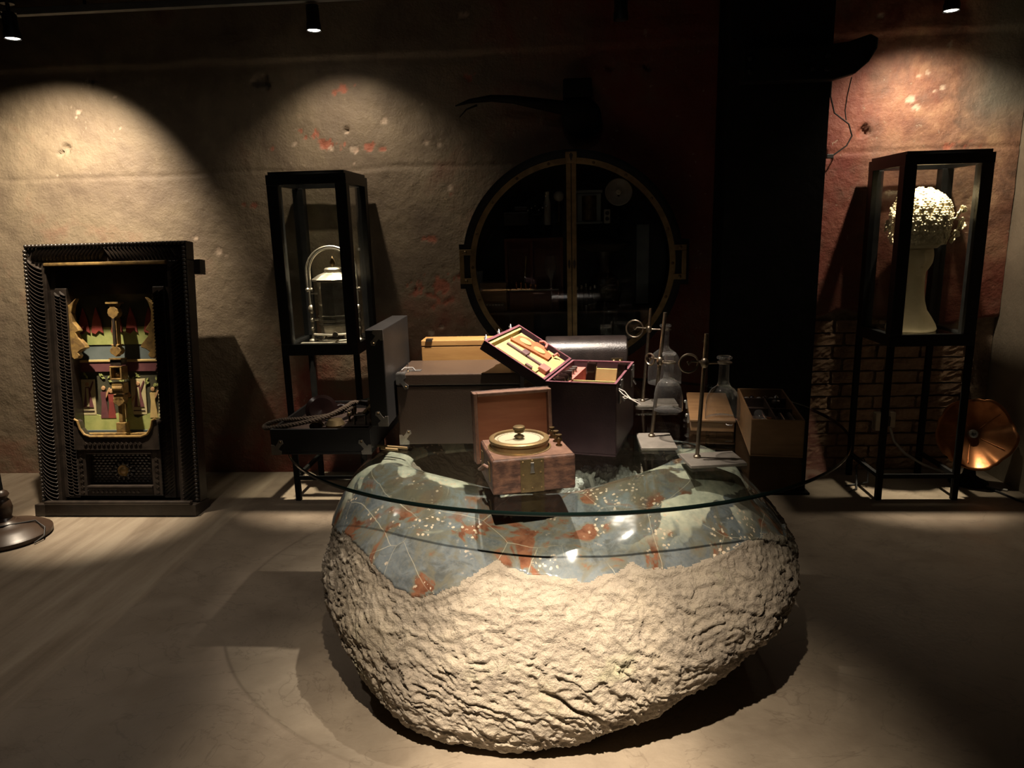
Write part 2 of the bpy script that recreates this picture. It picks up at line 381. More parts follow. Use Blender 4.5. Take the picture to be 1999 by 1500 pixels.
v2 = N(nt, 'ShaderNodeTexVoronoi'); v2.inputs['Scale'].default_value = 62; v2.inputs['Randomness'].default_value = 1.0; L(nt, wco2, v2.inputs['Vector'])
spot = mth(nt, 'MULTIPLY', ramp(nt, v2.outputs['Distance'], [(.26, 1.), (.34, 0.)]), ramp(nt, noise(nt, 8, 3, .5).outputs[0], [(.53, 0.), (.60, 1.)]))
c = mixc(nt, spot, c, (.50,.40,.30))
L(nt, c, b.inputs['Base Color']); b.inputs['Roughness'].default_value = .10; b.inputs['Specular IOR Level'].default_value = .5
bump(nt, b, noise(nt, 9, 3, .5).outputs[0], .12, .01)

# ------------------------------------------------------------------ lamps (each a spotlight fitting with its own light)
def spot_fitting(label, pos, aim, power, half, blend=.6, top=2.62, lit=True, r=.034, color=(1,.83,.62), group=None, beam=None, core=None, off=None):
    pos = Vector(pos); aim = Vector(aim); d = (aim-pos).normalized()
    t = thing(off+'_spotlight_offscreen' if off else 'spotlight', label, 'lamp', tuple(pos), 0, group)
    q = (-d).to_track_quat('Z', 'Y').to_matrix().to_4x4()   # local +Z points back, away from aim
    MB().t(q).lathe([(r*.96,.004),(r*1.06,0),(r*1.06,.03),(r*.95,.04),(r*.95,.105),(r*.7,.118)], 28, False).build('housing', 'black_metal', t, True)
    MB().t(q).lathe([(r*.95,.117),(.0001,.119)], 28, False).build('back_cap', 'black_metal', t, True)
    MB().t(q).lathe([(.0001,.0035),(r*.84,.0035),(r*.94,.006)], 28, False).build(off+'_lens_offscreen' if off else 'lens', 'lamp_glow' if lit else 'dark_enamel', t, True)
    back = q @ Vector((0,0,.075))
    MB().tube([tuple(back), (back.x, back.y, back.z+.05), (back.x*.5, back.y*.5, top-pos.z)], .009, 10).build('stem', 'black_metal', t, True)
    MB().cyl((back.x*.5, back.y*.5, top-pos.z-.02), .03, .02, 16).build('track_adapter', 'black_metal', t)
    if lit:
        ld = bpy.data.lights.new('spot', 'SPOT'); ld.energy = power; ld.spot_size = 2*radians(half); ld.spot_blend = blend; ld.shadow_soft_size = .018; ld.color = color
        lo = bpy.data.objects.new(off+'_beam_offscreen' if off else 'spot_beam', ld); COL.objects.link(lo); lo.parent = t
        bd = (Vector(beam)-pos).normalized() if beam else d      # spill aimed apart from the lens, set to light the wall
        lo.matrix_local = Matrix.Translation(d*.012) @ (-bd).to_track_quat('Z', 'Y').to_matrix().to_4x4()
        if core:      # the narrow hot centre of the same lamp's beam
            lc = bpy.data.lights.new('core', 'SPOT'); lc.energy = core[0]; lc.spot_size = 2*radians(core[1]); lc.spot_blend = .9; lc.shadow_soft_size = .018; lc.color = color
            co_ = bpy.data.objects.new(off+'_core_offscreen' if off else 'spot_core', lc); COL.objects.link(co_); co_.parent = t
            cdv = (Vector(core[2])-pos).normalized(); co_.matrix_local = Matrix.Translation(d*.012) @ (-cdv).to_track_quat('Z', 'Y').to_matrix().to_4x4()
    return t
LAMPS = [
 ('slim black spotlight shining down on the carved window frame', (-2.60,3.55,2.445), (-2.60,3.55,1.2), 220, 49, .9, (-2.90,4.18,1.60), (480,15,(-2.50,3.54,0))),
 ('slim black spotlight on the ceiling track shining at the lantern showcase', (-1.227,3.86,2.50), (-1.227,3.86,1.2), 25, 54, .9, (-1.20,4.29,1.50), (750,15,(-1.33,3.98,0))),
 ('black spotlight shining down on the showcase with the sculpted head', (1.883,3.86,2.457), (1.89,3.86,1.2), 58, 64, .95, (1.96,4.27,1.35), (520,15,(1.92,3.98,0))),
]
for l_, a_, b_, c_, d_, e_, g_, k_ in LAMPS: spot_fitting(l_, a_, b_, c_, d_, e_, beam=g_, core=k_)
spot_fitting('unlit black spotlight hanging above the round cabinet', (.31,3.80,2.47), (.31,3.85,1.0), 0, 30, lit=False)
# three more lamps of the same ceiling, above the top of the picture: their beams, highlights and shadows are in the photograph
spot_fitting('ceiling spotlight shining down on the instruments on the glass table', (-.08,2.36,2.80), (-.14,2.60,1.0), 600, 26, 1.0, top=2.98, r=.045, color=(1,.86,.72), off='table')
spot_fitting('ceiling spotlight aimed at the front of the boulder', (-.08,.55,2.80), (-.06,1.62,0.05), 650, 23, 1.0, top=2.98, r=.045, color=(1,.85,.65), core=(1000,10.5,(-.03,1.70,.10)), off='boulder')
spot_fitting('ceiling spotlight above the open floor beside the carved frame', (-1.9,2.55,2.80), (-1.80,2.55,0), 74, 33, 1.0, top=2.98, r=.045, color=(1,.86,.72), off='floor')
# ------------------------------------------------------------------ room shell
# floor
MB().box(-4.6, 2.56, -.8, 4.45, -.06, 0).build('floor', 'floor_concrete')['kind'] = 'structure'
MB().box(-4.6, 2.56, -.8, 4.45, 3.0, 3.06).build('ceiling', 'ceiling_paint')['kind'] = 'structure'
# back wall with real relief
WY = 4.29
FEAT = [(-2.71,2.37,.027,'h'),(-2.58,2.3,.018,'c'),(-2.57,2.13,.018,'c'),(-3.03,2.11,.012,'h'),(-2.93,2.03,.033,'h'),(-2.74,2.08,.018,'c'),(-2.57,2.04,.012,'c'),(-2.81,2.23,.015,'c'),(-2.83,2.2,.012,'c'),(-3.01,1.87,.012,'c'),(-1.25,2.3,.03,'r'),(-1.31,1.98,.024,'c'),(-1.18,1.98,.036,'c'),(-1.19,1.89,.021,'c'),(-1.22,2.08,.012,'h'),(-1.22,2.06,.015,'c'),(-1.0,2.12,.021,'c'),(-1.59,2.1,.015,'c'),(-1.53,2.01,.015,'c'),(-1.67,1.99,.015,'r'),(-1.42,2.05,.03,'r'),(-1.37,2.02,.027,'r'),(-1.32,2.0,.024,'r'),(-1.45,2.04,.024,'r'),(-1.27,2.0,.024,'r'),(-1.11,1.98,.024,'r'),(-1.05,1.97,.021,'r'),(-1.81,1.67,.024,'r'),(-2.06,1.41,.027,'c'),(-.63,1.74,.024,'c'),(-.6,1.69,.021,'r'),(-1.68,2.36,.048,'h'),(-.76,1.99,.015,'c'),(-.68,1.98,.018,'c'),(-.77,2.2,.012,'c'),(-.71,2.15,.015,'c'),(-.51,2.34,.021,'r'),(.5,2.34,.018,'h'),(.3,2.35,.018,'h'),(-.53,2.65,.018,'c'),(-.49,2.65,.024,'c'),(-.74,1.17,.055,'r'),(-.81,1.12,.042,'r'),(-.69,1.07,.042,'r'),(-.63,1.22,.036,'r'),(-.73,1.44,.03,'r'),(1.7,1.97,.03,'h'),(2.1,2.4,.021,'c'),(1.96,2.25,.018,'c'),(2.0,2.26,.015,'c'),(2.04,2.17,.018,'c'),(2.09,2.18,.018,'c'),(1.96,2.08,.03,'c'),(1.93,2.13,.03,'c'),(1.99,2.09,.024,'c'),(2.22,1.88,.042,'r'),(1.73,2.55,.024,'c'),(-.78,.89,.027,'c'),(-2.2,1.49,.018,'c'),(-2.02,1.38,.015,'c'),(-1.41,1.87,.015,'c'),(-.73,.92,.024,'c')]
nx, nz = 600, 260
gx = np.linspace(-4.6, 2.52, nx); gz = np.linspace(0, 3.0, nz)
GX, GZ = np.meshgrid(gx, gz); GX = GX.ravel(); GZ = GZ.ravel()
P2 = np.stack([GX, np.zeros_like(GX), GZ], 1)
d = fbm(P2*1.3, 4)*.014 + fbm(P2*7, 4)*.006 + fbm(P2*26, 3)*.0026
d += -.018/(1+np.exp(-(GZ-2.463+.012*fbm(P2*3, 2))*220))                     # upper lift of plaster stands proud
d += .006*np.exp(-((GZ-1.86-.02*fbm(P2*2.2,2))/.010)**2)                        # old shuttering joint
wob = fbm(P2*22, 3); wob2 = fbm(P2*np.array([60,60,25]), 2)
chip = np.zeros(len(GX)); scr = np.zeros(len(GX)); hole = np.zeros(len(GX))
for (x, z, r, k) in FEAT:
    if k == 'c': r *= .72
    rx = r*1.15 if k != 'r' else r*1.9
    dd = np.sqrt(((GX-x)/rx)**2+((GZ-z)/(r*.9))**2)+wob*1.5+wob2*.8
    w = np.clip((.75-dd)*4, 0, 1)
    if k == 'c': chip = np.maximum(chip, w); d += .005*w
    elif k == 'r': scr = np.maximum(scr, w); d += .004*w
    else: hole = np.maximum(hole, w); d += .03*w
edge = .93+.05*fbm(P2*6, 4)+.03*np.sin(GX*5)
bare = np.clip((edge-GZ)*60, 0, 1)*np.clip((GX-1.30+.05*wob)*40, 0, 1)
d += .034*bare
V = np.stack([GX, WY+d, GZ], 1)
ii = np.arange(nx*nz).reshape(nz, nx)
Fq = np.stack([ii[:-1,:-1], ii[:-1,1:], ii[1:,1:], ii[1:,:-1]], -1).reshape(-1, 4)
wall = mesh_np('wall_back', V, Fq, 'wall_plaster'); wall['kind'] = 'structure'
for nm, arr in (('chip', chip), ('scrape', scr), ('bare', bare)):
    a = wall.data.attributes.new(nm, 'FLOAT', 'POINT'); a.data.foreach_set('value', arr.astype(np.float32))
# bricks where the render has come off
def brick_mesh(seed, w, h):
    rnd = np.random.RandomState(seed); n, m = 9, 5
    us = np.linspace(-w/2, w/2, n); ws = np.linspace(-h/2, h/2, m); vs = []
    for z in ws:
        for x in us: vs.append((x+rnd.uniform(-.003,.003), -.024+rnd.uniform(-.006,.004), z+rnd.uniform(-.0025,.0025)))
    k = len(vs)
    vs += [(-w/2,.012,-h/2),(w/2,.012,-h/2),(w/2,.012,h/2),(-w/2,.012,h/2)]
    fs = [(j*n+i, j*n+i+1, (j+1)*n+i+1, (j+1)*n+i) for j in range(m-1) for i in range(n-1)]
    fs += [tuple(range(n-1,-1,-1))+(k,k+1), tuple((m-1)*n+i for i in range(n))+(k+2,k+3),
           tuple(j*n for j in range(m))+(k+3,k), tuple(j*n+n-1 for j in range(m-1,-1,-1))+(k+1,k+2)]
    me = bpy.data.meshes.new('brick'); me.from_pydata(vs, [], fs); me.materials.append(MATS['brick_clay'])
    bm = bmesh.new(); bm.from_mesh(me); bmesh.ops.recalc_face_normals(bm, faces=bm.faces); bm.to_mesh(me); bm.free()
    return me
BM = [brick_mesh(i, .232, .066) for i in range(6)]; HB = [brick_mesh(10+i, .112, .066) for i in range(2)]
for row in range(12):
    z = .036+row*.077
    x = 1.42+(0 if row % 2 == 0 else .06); k = 0
    while x < 2.50:
        half = (row % 2 == 1 and k == 0)
        w = .122 if half else .243
        if x+w > 2.53: break
        cx = x+w/2
        lim = .93+.03*sin(cx*5)
        if z < lim-.02 and not (row < 1 and random.random() < .3):
            o = bpy.data.objects.new('brick', random.choice(HB if half else BM)); COL.objects.link(o); o.parent = wall
            o.location = (cx, WY+.038+random.uniform(-.004,.003), z); o.rotation_euler = (random.uniform(-.02,.02), random.uniform(-.012,.012), random.uniform(-.015,.015))
        x += w+.009; k += 1
# side wall
nx2, nz2 = 120, 90
gy = np.linspace(-.8, 4.36, nx2); gz2 = np.linspace(0, 3.0, nz2); GY, GZ2 = np.meshgrid(gy, gz2); GY = GY.ravel(); GZ2 = GZ2.ravel()
P3 = np.stack([np.full_like(GY, 9.), GY, GZ2], 1); V = np.stack([2.525+fbm(P3*1.5, 3)*.012, GY, GZ2], 1)
ii = np.arange(nx2*nz2).reshape(nz2, nx2); Fq = np.stack([ii[:-1,:-1], ii[1:,:-1], ii[1:,1:], ii[:-1,1:]], -1).reshape(-1, 4)
mesh_np('wall_right', V, Fq, 'side_plaster')['kind'] = 'structure'
# steel column with its bolted cross arm
t = thing('steel_column', 'broad black column with a bolted cross arm standing against the red wall', 'column', (1.105, 3.98, 0))
MB().box(-.25,.25,-.085,-.06,0,3.0).build('front_plate', 'black_iron', t)
MB().box(-.25,.25,.16,.185,0,3.0).build('rear_plate', 'black_iron', t)
MB().box(-.235,-.215,-.06,.16,0,3.0).box(.215,.235,-.06,.16,0,3.0).build('web', 'black_iron', t)
prof = [(-.20,2.165),(.24,2.165),(.34,2.19),(.40,2.24),(.435,2.30),(.437,2.345),(.40,2.365),(.30,2.335),(.20,2.325),(-.20,2.325)]
MB().prism(prof, -.16, -.085).build('cross_arm', 'black_iron', t, bevel=.008)
for bx in (-.17,-.17,.135,.135):
    pass
for bx in (-.165,.135,.20):
    for bz in (2.215,2.275):
        MB().t(Matrix.Translation((bx,-.16,bz)) @ Matrix.Rotation(pi/2,4,'X')).lathe([(.016,0),(.016,.006),(.011,.013),(.0001,.016)], 14, False).build('bolt', 'black_metal', t, True)
MB().box(-.27,.27,-.11,.20,0,.012).build('base_plate', 'black_iron', t)
# dangling wires
t = thing('dangling_wire', 'thin black wire dangling beside the column with a plug at its end', 'wire', (1.55,4.20,2.2))
MB().tube([(-.12,-.10,.02),(-.10,-.04,-.06),(-.06,0,-.14),(.02,0,-.20),(.045,.01,-.26),(.02,.01,-.31),(-.05,.01,-.36)], .004, 8).build('lead', 'black_rubber', t, True)
MB().tube([(-.02,-.10,.02),(-.01,-.03,-.06),(-.005,0,-.13),(.005,0,-.18)], .003, 8).build('second_lead', 'black_rubber', t, True)
MB().box(-.085,-.048,0,.02,-.375,-.352).build('plug', 'black_rubber', t, bevel=.003)
# light track
t = thing('light_track', 'grey ceiling light track carrying slim black spotlights along the wall', 'track', (-2.2,3.84,2.63))
MB().box(-1.9,1.3,-.02,.02,0,.035).build('rail', 'grey_enamel', t, bevel=.003)
for x in (-1.5,-.2,1.1): MB().cyl((x,0,.035), .008, .345, 10).build('hanger', 'black_metal', t)
t = thing('light_track', 'black light track carrying the spotlights above cabinet and column', 'track', (1.2,3.78,2.62))
MB().box(-1.1,1.1,-.02,.02,0,.035).build('rail', 'black_metal', t, bevel=.003)
for x in (-.9,0,.9): MB().cyl((x,0,.035), .008, .345, 10).build('hanger', 'black_metal', t)

# ------------------------------------------------------------------ boulder
RG = np.array([ # z, xl, xr, yf, yb
 [.000,-.14,-.12,2.30,2.32],[.000,-.44,.05,1.84,2.72],[.012,-.52,.12,1.795,2.80],[.05,-.625,.29,1.762,2.9],[.11,-.73,.49,1.745,3.0],[.20,-.815,.68,1.738,3.06],
 [.30,-.860,.775,1.745,3.1],[.38,-.866,.798,1.77,3.1],[.45,-.842,.775,1.80,3.07],[.51,-.818,.735,1.84,3.02],[.56,-.795,.69,1.895,2.96],
 [.61,-.77,.64,1.965,2.9],[.66,-.735,.60,2.05,2.82],[.695,-.685,.53,2.12,2.74],[.712,-.625,.46,2.18,2.69],[.702,-.56,.395,2.23,2.64],
 [.64,-.49,.32,2.28,2.58],[.56,-.36,.2,2.36,2.53],[.52,-.2,.08,2.42,2.48],[.51,-.06,-.05,2.44,2.45]])
s = np.concatenate([[0], np.cumsum(np.sqrt(np.sum(np.diff(RG[:, [0,2,3]], axis=0)**2, axis=1)))]); s /= s[-1]
nt_, na_ = 470, 960
tt = np.linspace(0, 1, nt_)
def smooth_interp(t, s, y):
    r = np.interp(t, s, y); k = np.ones(9)/9
    rp = np.concatenate([np.full(4, r[0]), r, np.full(4, r[-1])]); return np.convolve(rp, k, 'valid')
Zr, XL, XR, YF, YB = [smooth_interp(tt, s, RG[:, i]) for i in range(5)]
ang = np.linspace(0, 2*pi, na_, endpoint=False)
ca, sa = np.cos(ang), np.sin(ang); e = 2/2.35
cx_, cy_ = np.sign(ca)*np.abs(ca)**e, np.sign(sa)*np.abs(sa)**e
CX, CY = (XL+XR)/2, (YF+YB)/2
BX = CX[:,None]+((XR-XL)/2)[:,None]*cx_[None]; BY = CY[:,None]+((YB-YF)/2)[:,None]*cy_[None]; BZ = np.repeat(Zr[:,None], na_, 1)
# front of the rim sags, the shoulders left and right rise to carry the glass
frontness = np.clip(-sa, 0, 1)[None]; topw = np.clip((BZ-.45)/.25, 0, 1)
BZ = BZ - .060*topw*frontness*np.exp(-((BX+.08)/.30)**2) + .010*topw*(np.abs(ca)[None]**2)
Pn = np.stack([BX, BY, BZ], -1)
du = np.roll(Pn, -1, 1)-np.roll(Pn, 1, 1); dv = np.gradient(Pn, axis=0); nr = np.cross(du, dv); nr /= (np.linalg.norm(nr, axis=-1, keepdims=True)+1e-9)
Q = Pn.reshape(-1, 3)
big = fbm(Q*2.4+3, 3)*.035
# lower limit of the polished cap as a height that changes with x (front) 
bxs = [-1.0,-.80,-.70,-.645,-.593,-.555,-.51,-.442,-.384,-.333,-.293,-.23,-.191,-.145,-.081,.047,.139,.19,.24,.336,.441,.53,.622,.712,1.0]
bzs = [.515,.525,.545,.548,.529,.509,.481,.467,.48,.502,.514,.538,.553,.538,.529,.518,.53,.549,.536,.537,.543,.562,.545,.506,.50]
zb = np.interp(Q[:,0], bxs, bzs)+fbm(Q*14, 3)*.012+fbm(Q*60, 2)*.006
isp = (Q[:,2]+big*.2 > zb)
tcol = np.repeat(tt, na_)
hollow = tcol > s[15]+.015
soft = np.clip((zb-Q[:,2])/.03, 0, 1); soft[hollow] = .6
Qs = Q*np.array([1.0,1.0,1.6])
wq = Q+fbm(Q*6+9, 3)[:,None]*.05
cs, sn = cos(.5), sin(.5)                                                          # grain of the flakes runs slightly downhill
Qa = np.stack([(wq[:,0]*cs-wq[:,2]*sn)*.55, wq[:,1]*.8, (wq[:,0]*sn+wq[:,2]*cs)*1.35], 1)
rdg = lambda P, o: (1-np.abs(fbm(P, o))*1.6)**2
fl = fbm(Qa*np.array([9,9,11])+2, 4); terr = ((fl*3.4) % 1.0)**1.5            # stepped, flaking ledges
rough = (rdg(Qa*17, 3)-.6)*.006+(rdg(Qa*50+4, 2)-.6)*.0055-(terr-.4)*.0085+fbm(Q*30, 3)*.006+fbm(Q*85, 2)*.004
# a deep split down the left flank
crack = np.exp(-((Q[:,0]+.80-.35*(.33-Q[:,2])+.03*fbm(Q*8,2))/.012)**2)*np.clip((.36-Q[:,2])*14, 0, 1)*(Q[:,1] < 2.5)
c2 = np.exp(-((Q[:,2]-.20+.55*(Q[:,0]-.02)+.02*fbm(Q*10,2))/.006)**2)*np.clip(1-np.abs(Q[:,0]-.02)/.12, 0, 1)*(Q[:,1] < 2.3)
disp = big*(tcol > .03) + rough*soft*np.clip(Q[:,2]/.02, .25, 1) - .05*crack - .03*c2 - .006*(soft > .5)
disp = np.where(isp & ~hollow, big*.55+fbm(Q*6, 2)*.006, disp)
Q2 = Q+nr.reshape(-1,3)*disp[:,None]
Q2[:,2] = np.clip(Q2[:,2], 0, .7325)
ii = np.arange(nt_*na_).reshape(nt_, na_); jj = np.roll(ii, -1, 1)
FQ = np.stack([ii[:-1], jj[:-1], jj[1:], ii[1:]], -1).reshape(-1, 4)
fp = (isp & ~hollow)[FQ].sum(1) >= 2; fh = hollow[FQ].all(1)
B = thing('boulder', 'huge grey-brown boulder with a polished blue and rust top carrying the glass', 'boulder', (0,0,0))
def sub_mesh(mask, name, mat):
    f = FQ[mask]; u, inv = np.unique(f, return_inverse=True); return mesh_np(name, Q2[u], inv.reshape(-1,4), mat, B)
sub_mesh(~fp & ~fh, 'rough_stone', 'rough_stone')
sub_mesh(fp & ~fh, 'polished_cap', 'polished_stone')['label'] = 'polished blue-grey and rust coloured stone with pale veins'
sub_mesh(fh, 'hollow', 'rough_stone')
mb = MB(); rnd = random.Random(3)
arc = [(.040,2.285),(.050,2.36),(.085,2.425),(.15,2.44),(.20,2.42),(.235,2.36),(.25,2.29)]
for k in range(420):
    u = rnd.random()*(len(arc)-1.001); i = int(u); u -= i
    x = arc[i][0]+(arc[i+1][0]-arc[i][0])*u+rnd.gauss(0,.016); y = arc[i][1]+(arc[i+1][1]-arc[i][1])*u+rnd.gauss(0,.02); z = .628+rnd.uniform(-.018,.03)
    r = rnd.uniform(.006,.014)
    T = Matrix.Translation((x,y,z)) @ Matrix.Rotation(rnd.uniform(-.2,.9),4,'X') @ Matrix.Rotation(rnd.uniform(-.6,.6),4,'Y')
    mb.t(T).lathe([(r*.9,-.05),(r,0),(r*.75,.008),(.0001,.013)], 6, False)
cc = mb.build('crystal_crust', 'crystal', B); cc['kind'] = 'stuff'
# ------------------------------------------------------------------ glass top
ZT = .745
GC, GA, GB = (0.0, 2.72), 1.05, .90
n = 220; el = [(GC[0]+GA*cos(2*pi*i/n), GC[1]+GB*sin(2*pi*i/n)) for i in range(n)]
gl = bpy.data.objects.new('glass_tabletop', None); COL.objects.link(gl); gl.location = (0,0,0)
tag(gl, 'large oval clear glass tabletop with a dark edge resting on the boulder', 'tabletop')
mb = MB(); mb.add([(x,y,ZT) for x,y in el], [tuple(range(n))]); mb.add([(x,y,ZT-.012) for x,y in el], [tuple(range(n-1,-1,-1))])
mb.build('pane', 'table_glass', gl)
mb = MB(); vs = []
for k, (dr, z) in enumerate(((-.0015,ZT+.0004),(.0,ZT-.002),(.0,ZT-.010),(-.0015,ZT-.0124))):
    vs += [(GC[0]+(GA+dr)*cos(2*pi*i/n), GC[1]+(GB+dr)*sin(2*pi*i/n), z) for i in range(n)]
mb.add(vs, [(k*n+i, k*n+(i+1)%n, (k+1)*n+(i+1)%n, (k+1)*n+i) for k in range(3) for i in range(n)])
mb.build('edge', 'glass_edge', gl, True)
# ------------------------------------------------------------------ showcases on legs
def showcase(label, x0, y0, w=.425, d=.43, zb=.845, zt=1.80):
    t = thing('showcase', label, 'showcase', (x0, y0, 0))
    p = .06
    for sx in (0, w-p):
        for sy in (0, d-p):
            MB().box(sx, sx+p, sy, sy+p, zb+.06, zt-.05).build('post', 'black_metal', t, bevel=.003)
    MB().box(0,w,0,p*.6,zt-.05,zt).box(0,w,d-p*.6,d,zt-.05,zt).box(0,p*.6,p*.6,d-p*.6,zt-.05,zt).box(w-p*.6,w,p*.6,d-p*.6,zt-.05,zt).build('top_rail', 'black_metal', t)
    MB().box(.012,w-.012,.012,d-.012,zt,zt+.016).box(p*.6,w-p*.6,p*.6,d*.16,zt-.012,zt).build('top_frame', 'black_metal', t) if False else None
    mb = MB(); q = .03
    mb.box(.01,w-.01,.01,.01+q,zt,zt+.016).box(.01,w-.01,d-.01-q,d-.01,zt,zt+.016).box(.01,.01+q,.01+q,d-.01-q,zt,zt+.016).box(w-.01-q,w-.01,.01+q,d-.01-q,zt,zt+.016)
    mb.build('top_frame', 'black_metal', t)
    MB().box(.036,w-.036,.036,d-.036,zt-.012,zt-.006).build('top_pane', 'pane_glass', t)
    mb = MB(); mb.box(0,w,0,.03,zb,zb+.06).box(0,w,d-.03,d,zb,zb+.06).box(0,.03,.03,d-.03,zb,zb+.06).box(w-.03,w,.03,d-.03,zb,zb+.06)
    mb.build('bottom_rail', 'black_metal', t)
    MB().box(.028,w-.028,.028,d-.028,zb+.046,zb+.052).build('floor_glass', 'pane_glass', t)
    a, b_ = zb+.06, zt-.05
    MB().box(p,w-p,.024,.028,a,b_).build('pane', 'pane_glass', t); MB().box(p,w-p,d-.028,d-.024,a,b_).build('pane', 'pane_glass', t)
    MB().box(.024,.028,p,d-p,a,b_).build('pane', 'pane_glass', t); MB().box(w-.028,w-.024,p,d-p,a,b_).build('pane', 'pane_glass', t)
    l = .028
    for sx in (0, w-l):
        for sy in (0, d-l): MB().box(sx, sx+l, sy, sy+l, 0, zb).build('leg', 'black_iron', t)
    k = .02; zs = .125
    MB().box(l,w-l,0,k,zs,zs+k).build('stretcher', 'black_iron', t)
    MB().box(0,k,l,d-l,zs,zs+k).build('stretcher', 'black_iron', t); MB().box(w-k,w,l,d-l,zs,zs+k).build('stretcher', 'black_iron', t)
    MB().lathe([(.0001,0),(.008,0),(.008,.012),(.0001,.014)], 12, False, (w-.05, d-.09, zb+.55)).build('lock', 'steel', t)
    return t
showcase('tall black framed glass showcase on thin legs holding a metal urn', -1.525, 3.79)
showcase('tall black framed glass showcase on thin legs holding a sculpted head', 1.700, 3.79)
# urn with arched tubes (in the first showcase)
ZB = .845+.052
t = thing('metal_urn', 'silvery metal urn with peaked lid and arched double tubes inside showcase', 'urn', (-1.27, 4.0, ZB))
hexm = Matrix.Rotation(radians(12),4,'Z')
MB().t(hexm).lathe([(.115,0),(.115,.012),(.105,.018)], 8).build('foot', 'tarnished_silver', t)
MB().t(hexm).lathe([(.078,.03),(.092,.045),(.096,.10),(.096,.33),(.092,.345)], 8).build('body', 'tarnished_silver', t)
for z in (.088,.112,.135): MB().t(hexm).lathe([(.096,z),(.103,z+.004),(.103,z+.010),(.096,z+.014)], 8, False).build('band', 'tarnished_silver', t)
lid = MB().t(hexm).lathe([(.092,.345),(.120,.338),(.122,.348),(.085,.372),(.05,.385)], 8).build('lid', 'tarnished_silver', t)
MB().lathe([(.045,.383),(.05,.392),(.05,.402),(.042,.41),(.02,.413)], 20).build('collar', 'tarnished_silver', lid, True)
MB().lathe([(.006,.41),(.012,.42),(.016,.437),(.010,.455),(.004,.468),(.0001,.475)], 14, False).build('finial', 'old_brass', lid, True)
for k, dx in enumerate((0,.018)):
    pts = [(-.148+dx,-.02,.29),(-.148+dx,-.02,.38)]+[(-.005-(.143-dx)*cos(a*pi/16), -.02, .385+(.143-dx*.55)*sin(a*pi/16)) for a in range(1,16)]+[(.138-dx,-.02,.38),(.138-dx,-.02,.29)]
    MB().tube(pts, .0065, 10).build('arched_tube', 'tarnished_silver', t, True)
for sx in (-1, 1):
    mb = MB()
    for dx in (-.148,-.122): mb.ball((sx*abs(dx) if sx > 0 else dx, -.02, .29), .013, 12, 8)
    mb.rod((sx*.138,-.02,.28), (sx*.135,-.02,.02), .009); mb.ball((sx*.136,-.02,.18), .018, 12, 8, 1, 1, 1.6).ball((sx*.136,-.02,.12), .015, 12, 8).ball((sx*.136,-.02,.07), .014, 12, 8)
    mb.rod((sx*.136,-.02,.12), (sx*.085,-.01,.12), .007).rod((sx*.136,-.02,.27), (sx*.09,-.01,.27), .006)
    mb.lathe([(.026,0),(.026,.006),(.012,.014),(.010,.03)], 14, True, (sx*.136,-.02,0)).build('tube_stand', 'tarnished_silver', t, True)
for k in range(4):
    a = pi/4+k*pi/2; MB().tube([(.07*cos(a),.07*sin(a),.04),(.085*cos(a),.085*sin(a),.03),(.095*cos(a),.095*sin(a),.012)], [.008,.012,.009], 8).build('claw_foot', 'tarnished_silver', t, True)
MB().tube([(-.10,-.11,.05),(0,-.125,.045),(.10,-.11,.05)], .006, 8).build('front_pipe', 'tarnished_silver', t, True)
MB().t(Matrix.Translation((.03,-.12,.05)) @ Matrix.Rotation(pi/2,4,'X')).lathe([(.006,-.02),(.006,.02),(.016,.02),(.016,.026)], 12).build('tap', 'tarnished_silver', t, True)
MB().box(-.17,.12,-.145,-.115,0,.008).build('plate', 'tarnished_silver', t, bevel=.002)
# sculpted head (in the other showcase)
t = thing('sculpted_head', 'pale sculpted head on a long neck with a tall headdress of flowers', 'sculpture', (1.912, 4.035, ZB), radians(-4))
MB().lathe([(.122,0),(.126,.012),(.118,.035),(.098,.07),(.072,.11),(.059,.155),(.051,.21),(.049,.26),(.050,.30),(.052,.33)], 40).build('neck', 'plaster_figure', t, True)
n, mm = 40, 30; vs = []; fs = []
for j in range(mm+1):
    th = pi*j/mm; z = -cos(th)
    for i in range(n):
        a = 2*pi*i/n; rx = sin(th)*(.082+.010*z); ry = sin(th)*.092
        x = rx*cos(a); y = ry*sin(a)+.01; zz = .385+z*.118
        fr = max(0, -sin(a))**3*sin(th)
        jaw = max(0, -z-.2); x *= 1-.38*jaw; y += .018*jaw*(1 if y > 0 else .3)
        if fr > 0:
            nose = math.exp(-(x/.011)**2)*math.exp(-((zz-.385)/.026)**2); y -= .030*nose
            y -= .008*math.exp(-(x/.015)**2)*math.exp(-((zz-.366)/.009)**2)
            for lz, la in ((.336,.014),(.322,.015)): y -= la*math.exp(-(x/.020)**2)*math.exp(-((zz-lz)/.0055)**2)*fr
            y -= .008*math.exp(-(x/.018)**2)*math.exp(-((zz-.298)/.012)**2)
            for ex in (-.031,.031):
                y += .018*math.exp(-((x-ex)/.016)**2)*math.exp(-((zz-.412)/.011)**2)*fr
                y -= .009*math.exp(-((x-ex)/.009)**2)*math.exp(-((zz-.411)/.006)**2)*fr
                y -= .007*math.exp(-((x-ex)/.022)**2)*math.exp(-((zz-.434)/.006)**2)*fr
        vs.append((x, y, zz))
for j in range(mm):
    for i in range(n): fs.append((j*n+i, j*n+(i+1)%n, (j+1)*n+(i+1)%n, (j+1)*n+i))
hd = MB().add(vs, fs).build('head', 'plaster_figure', t, True)
for sx in (-1,1): MB().ball((sx*.079,.02,.39), .02, 10, 8, .4, .7, 1.3).build('ear', 'plaster_figure', hd, True)
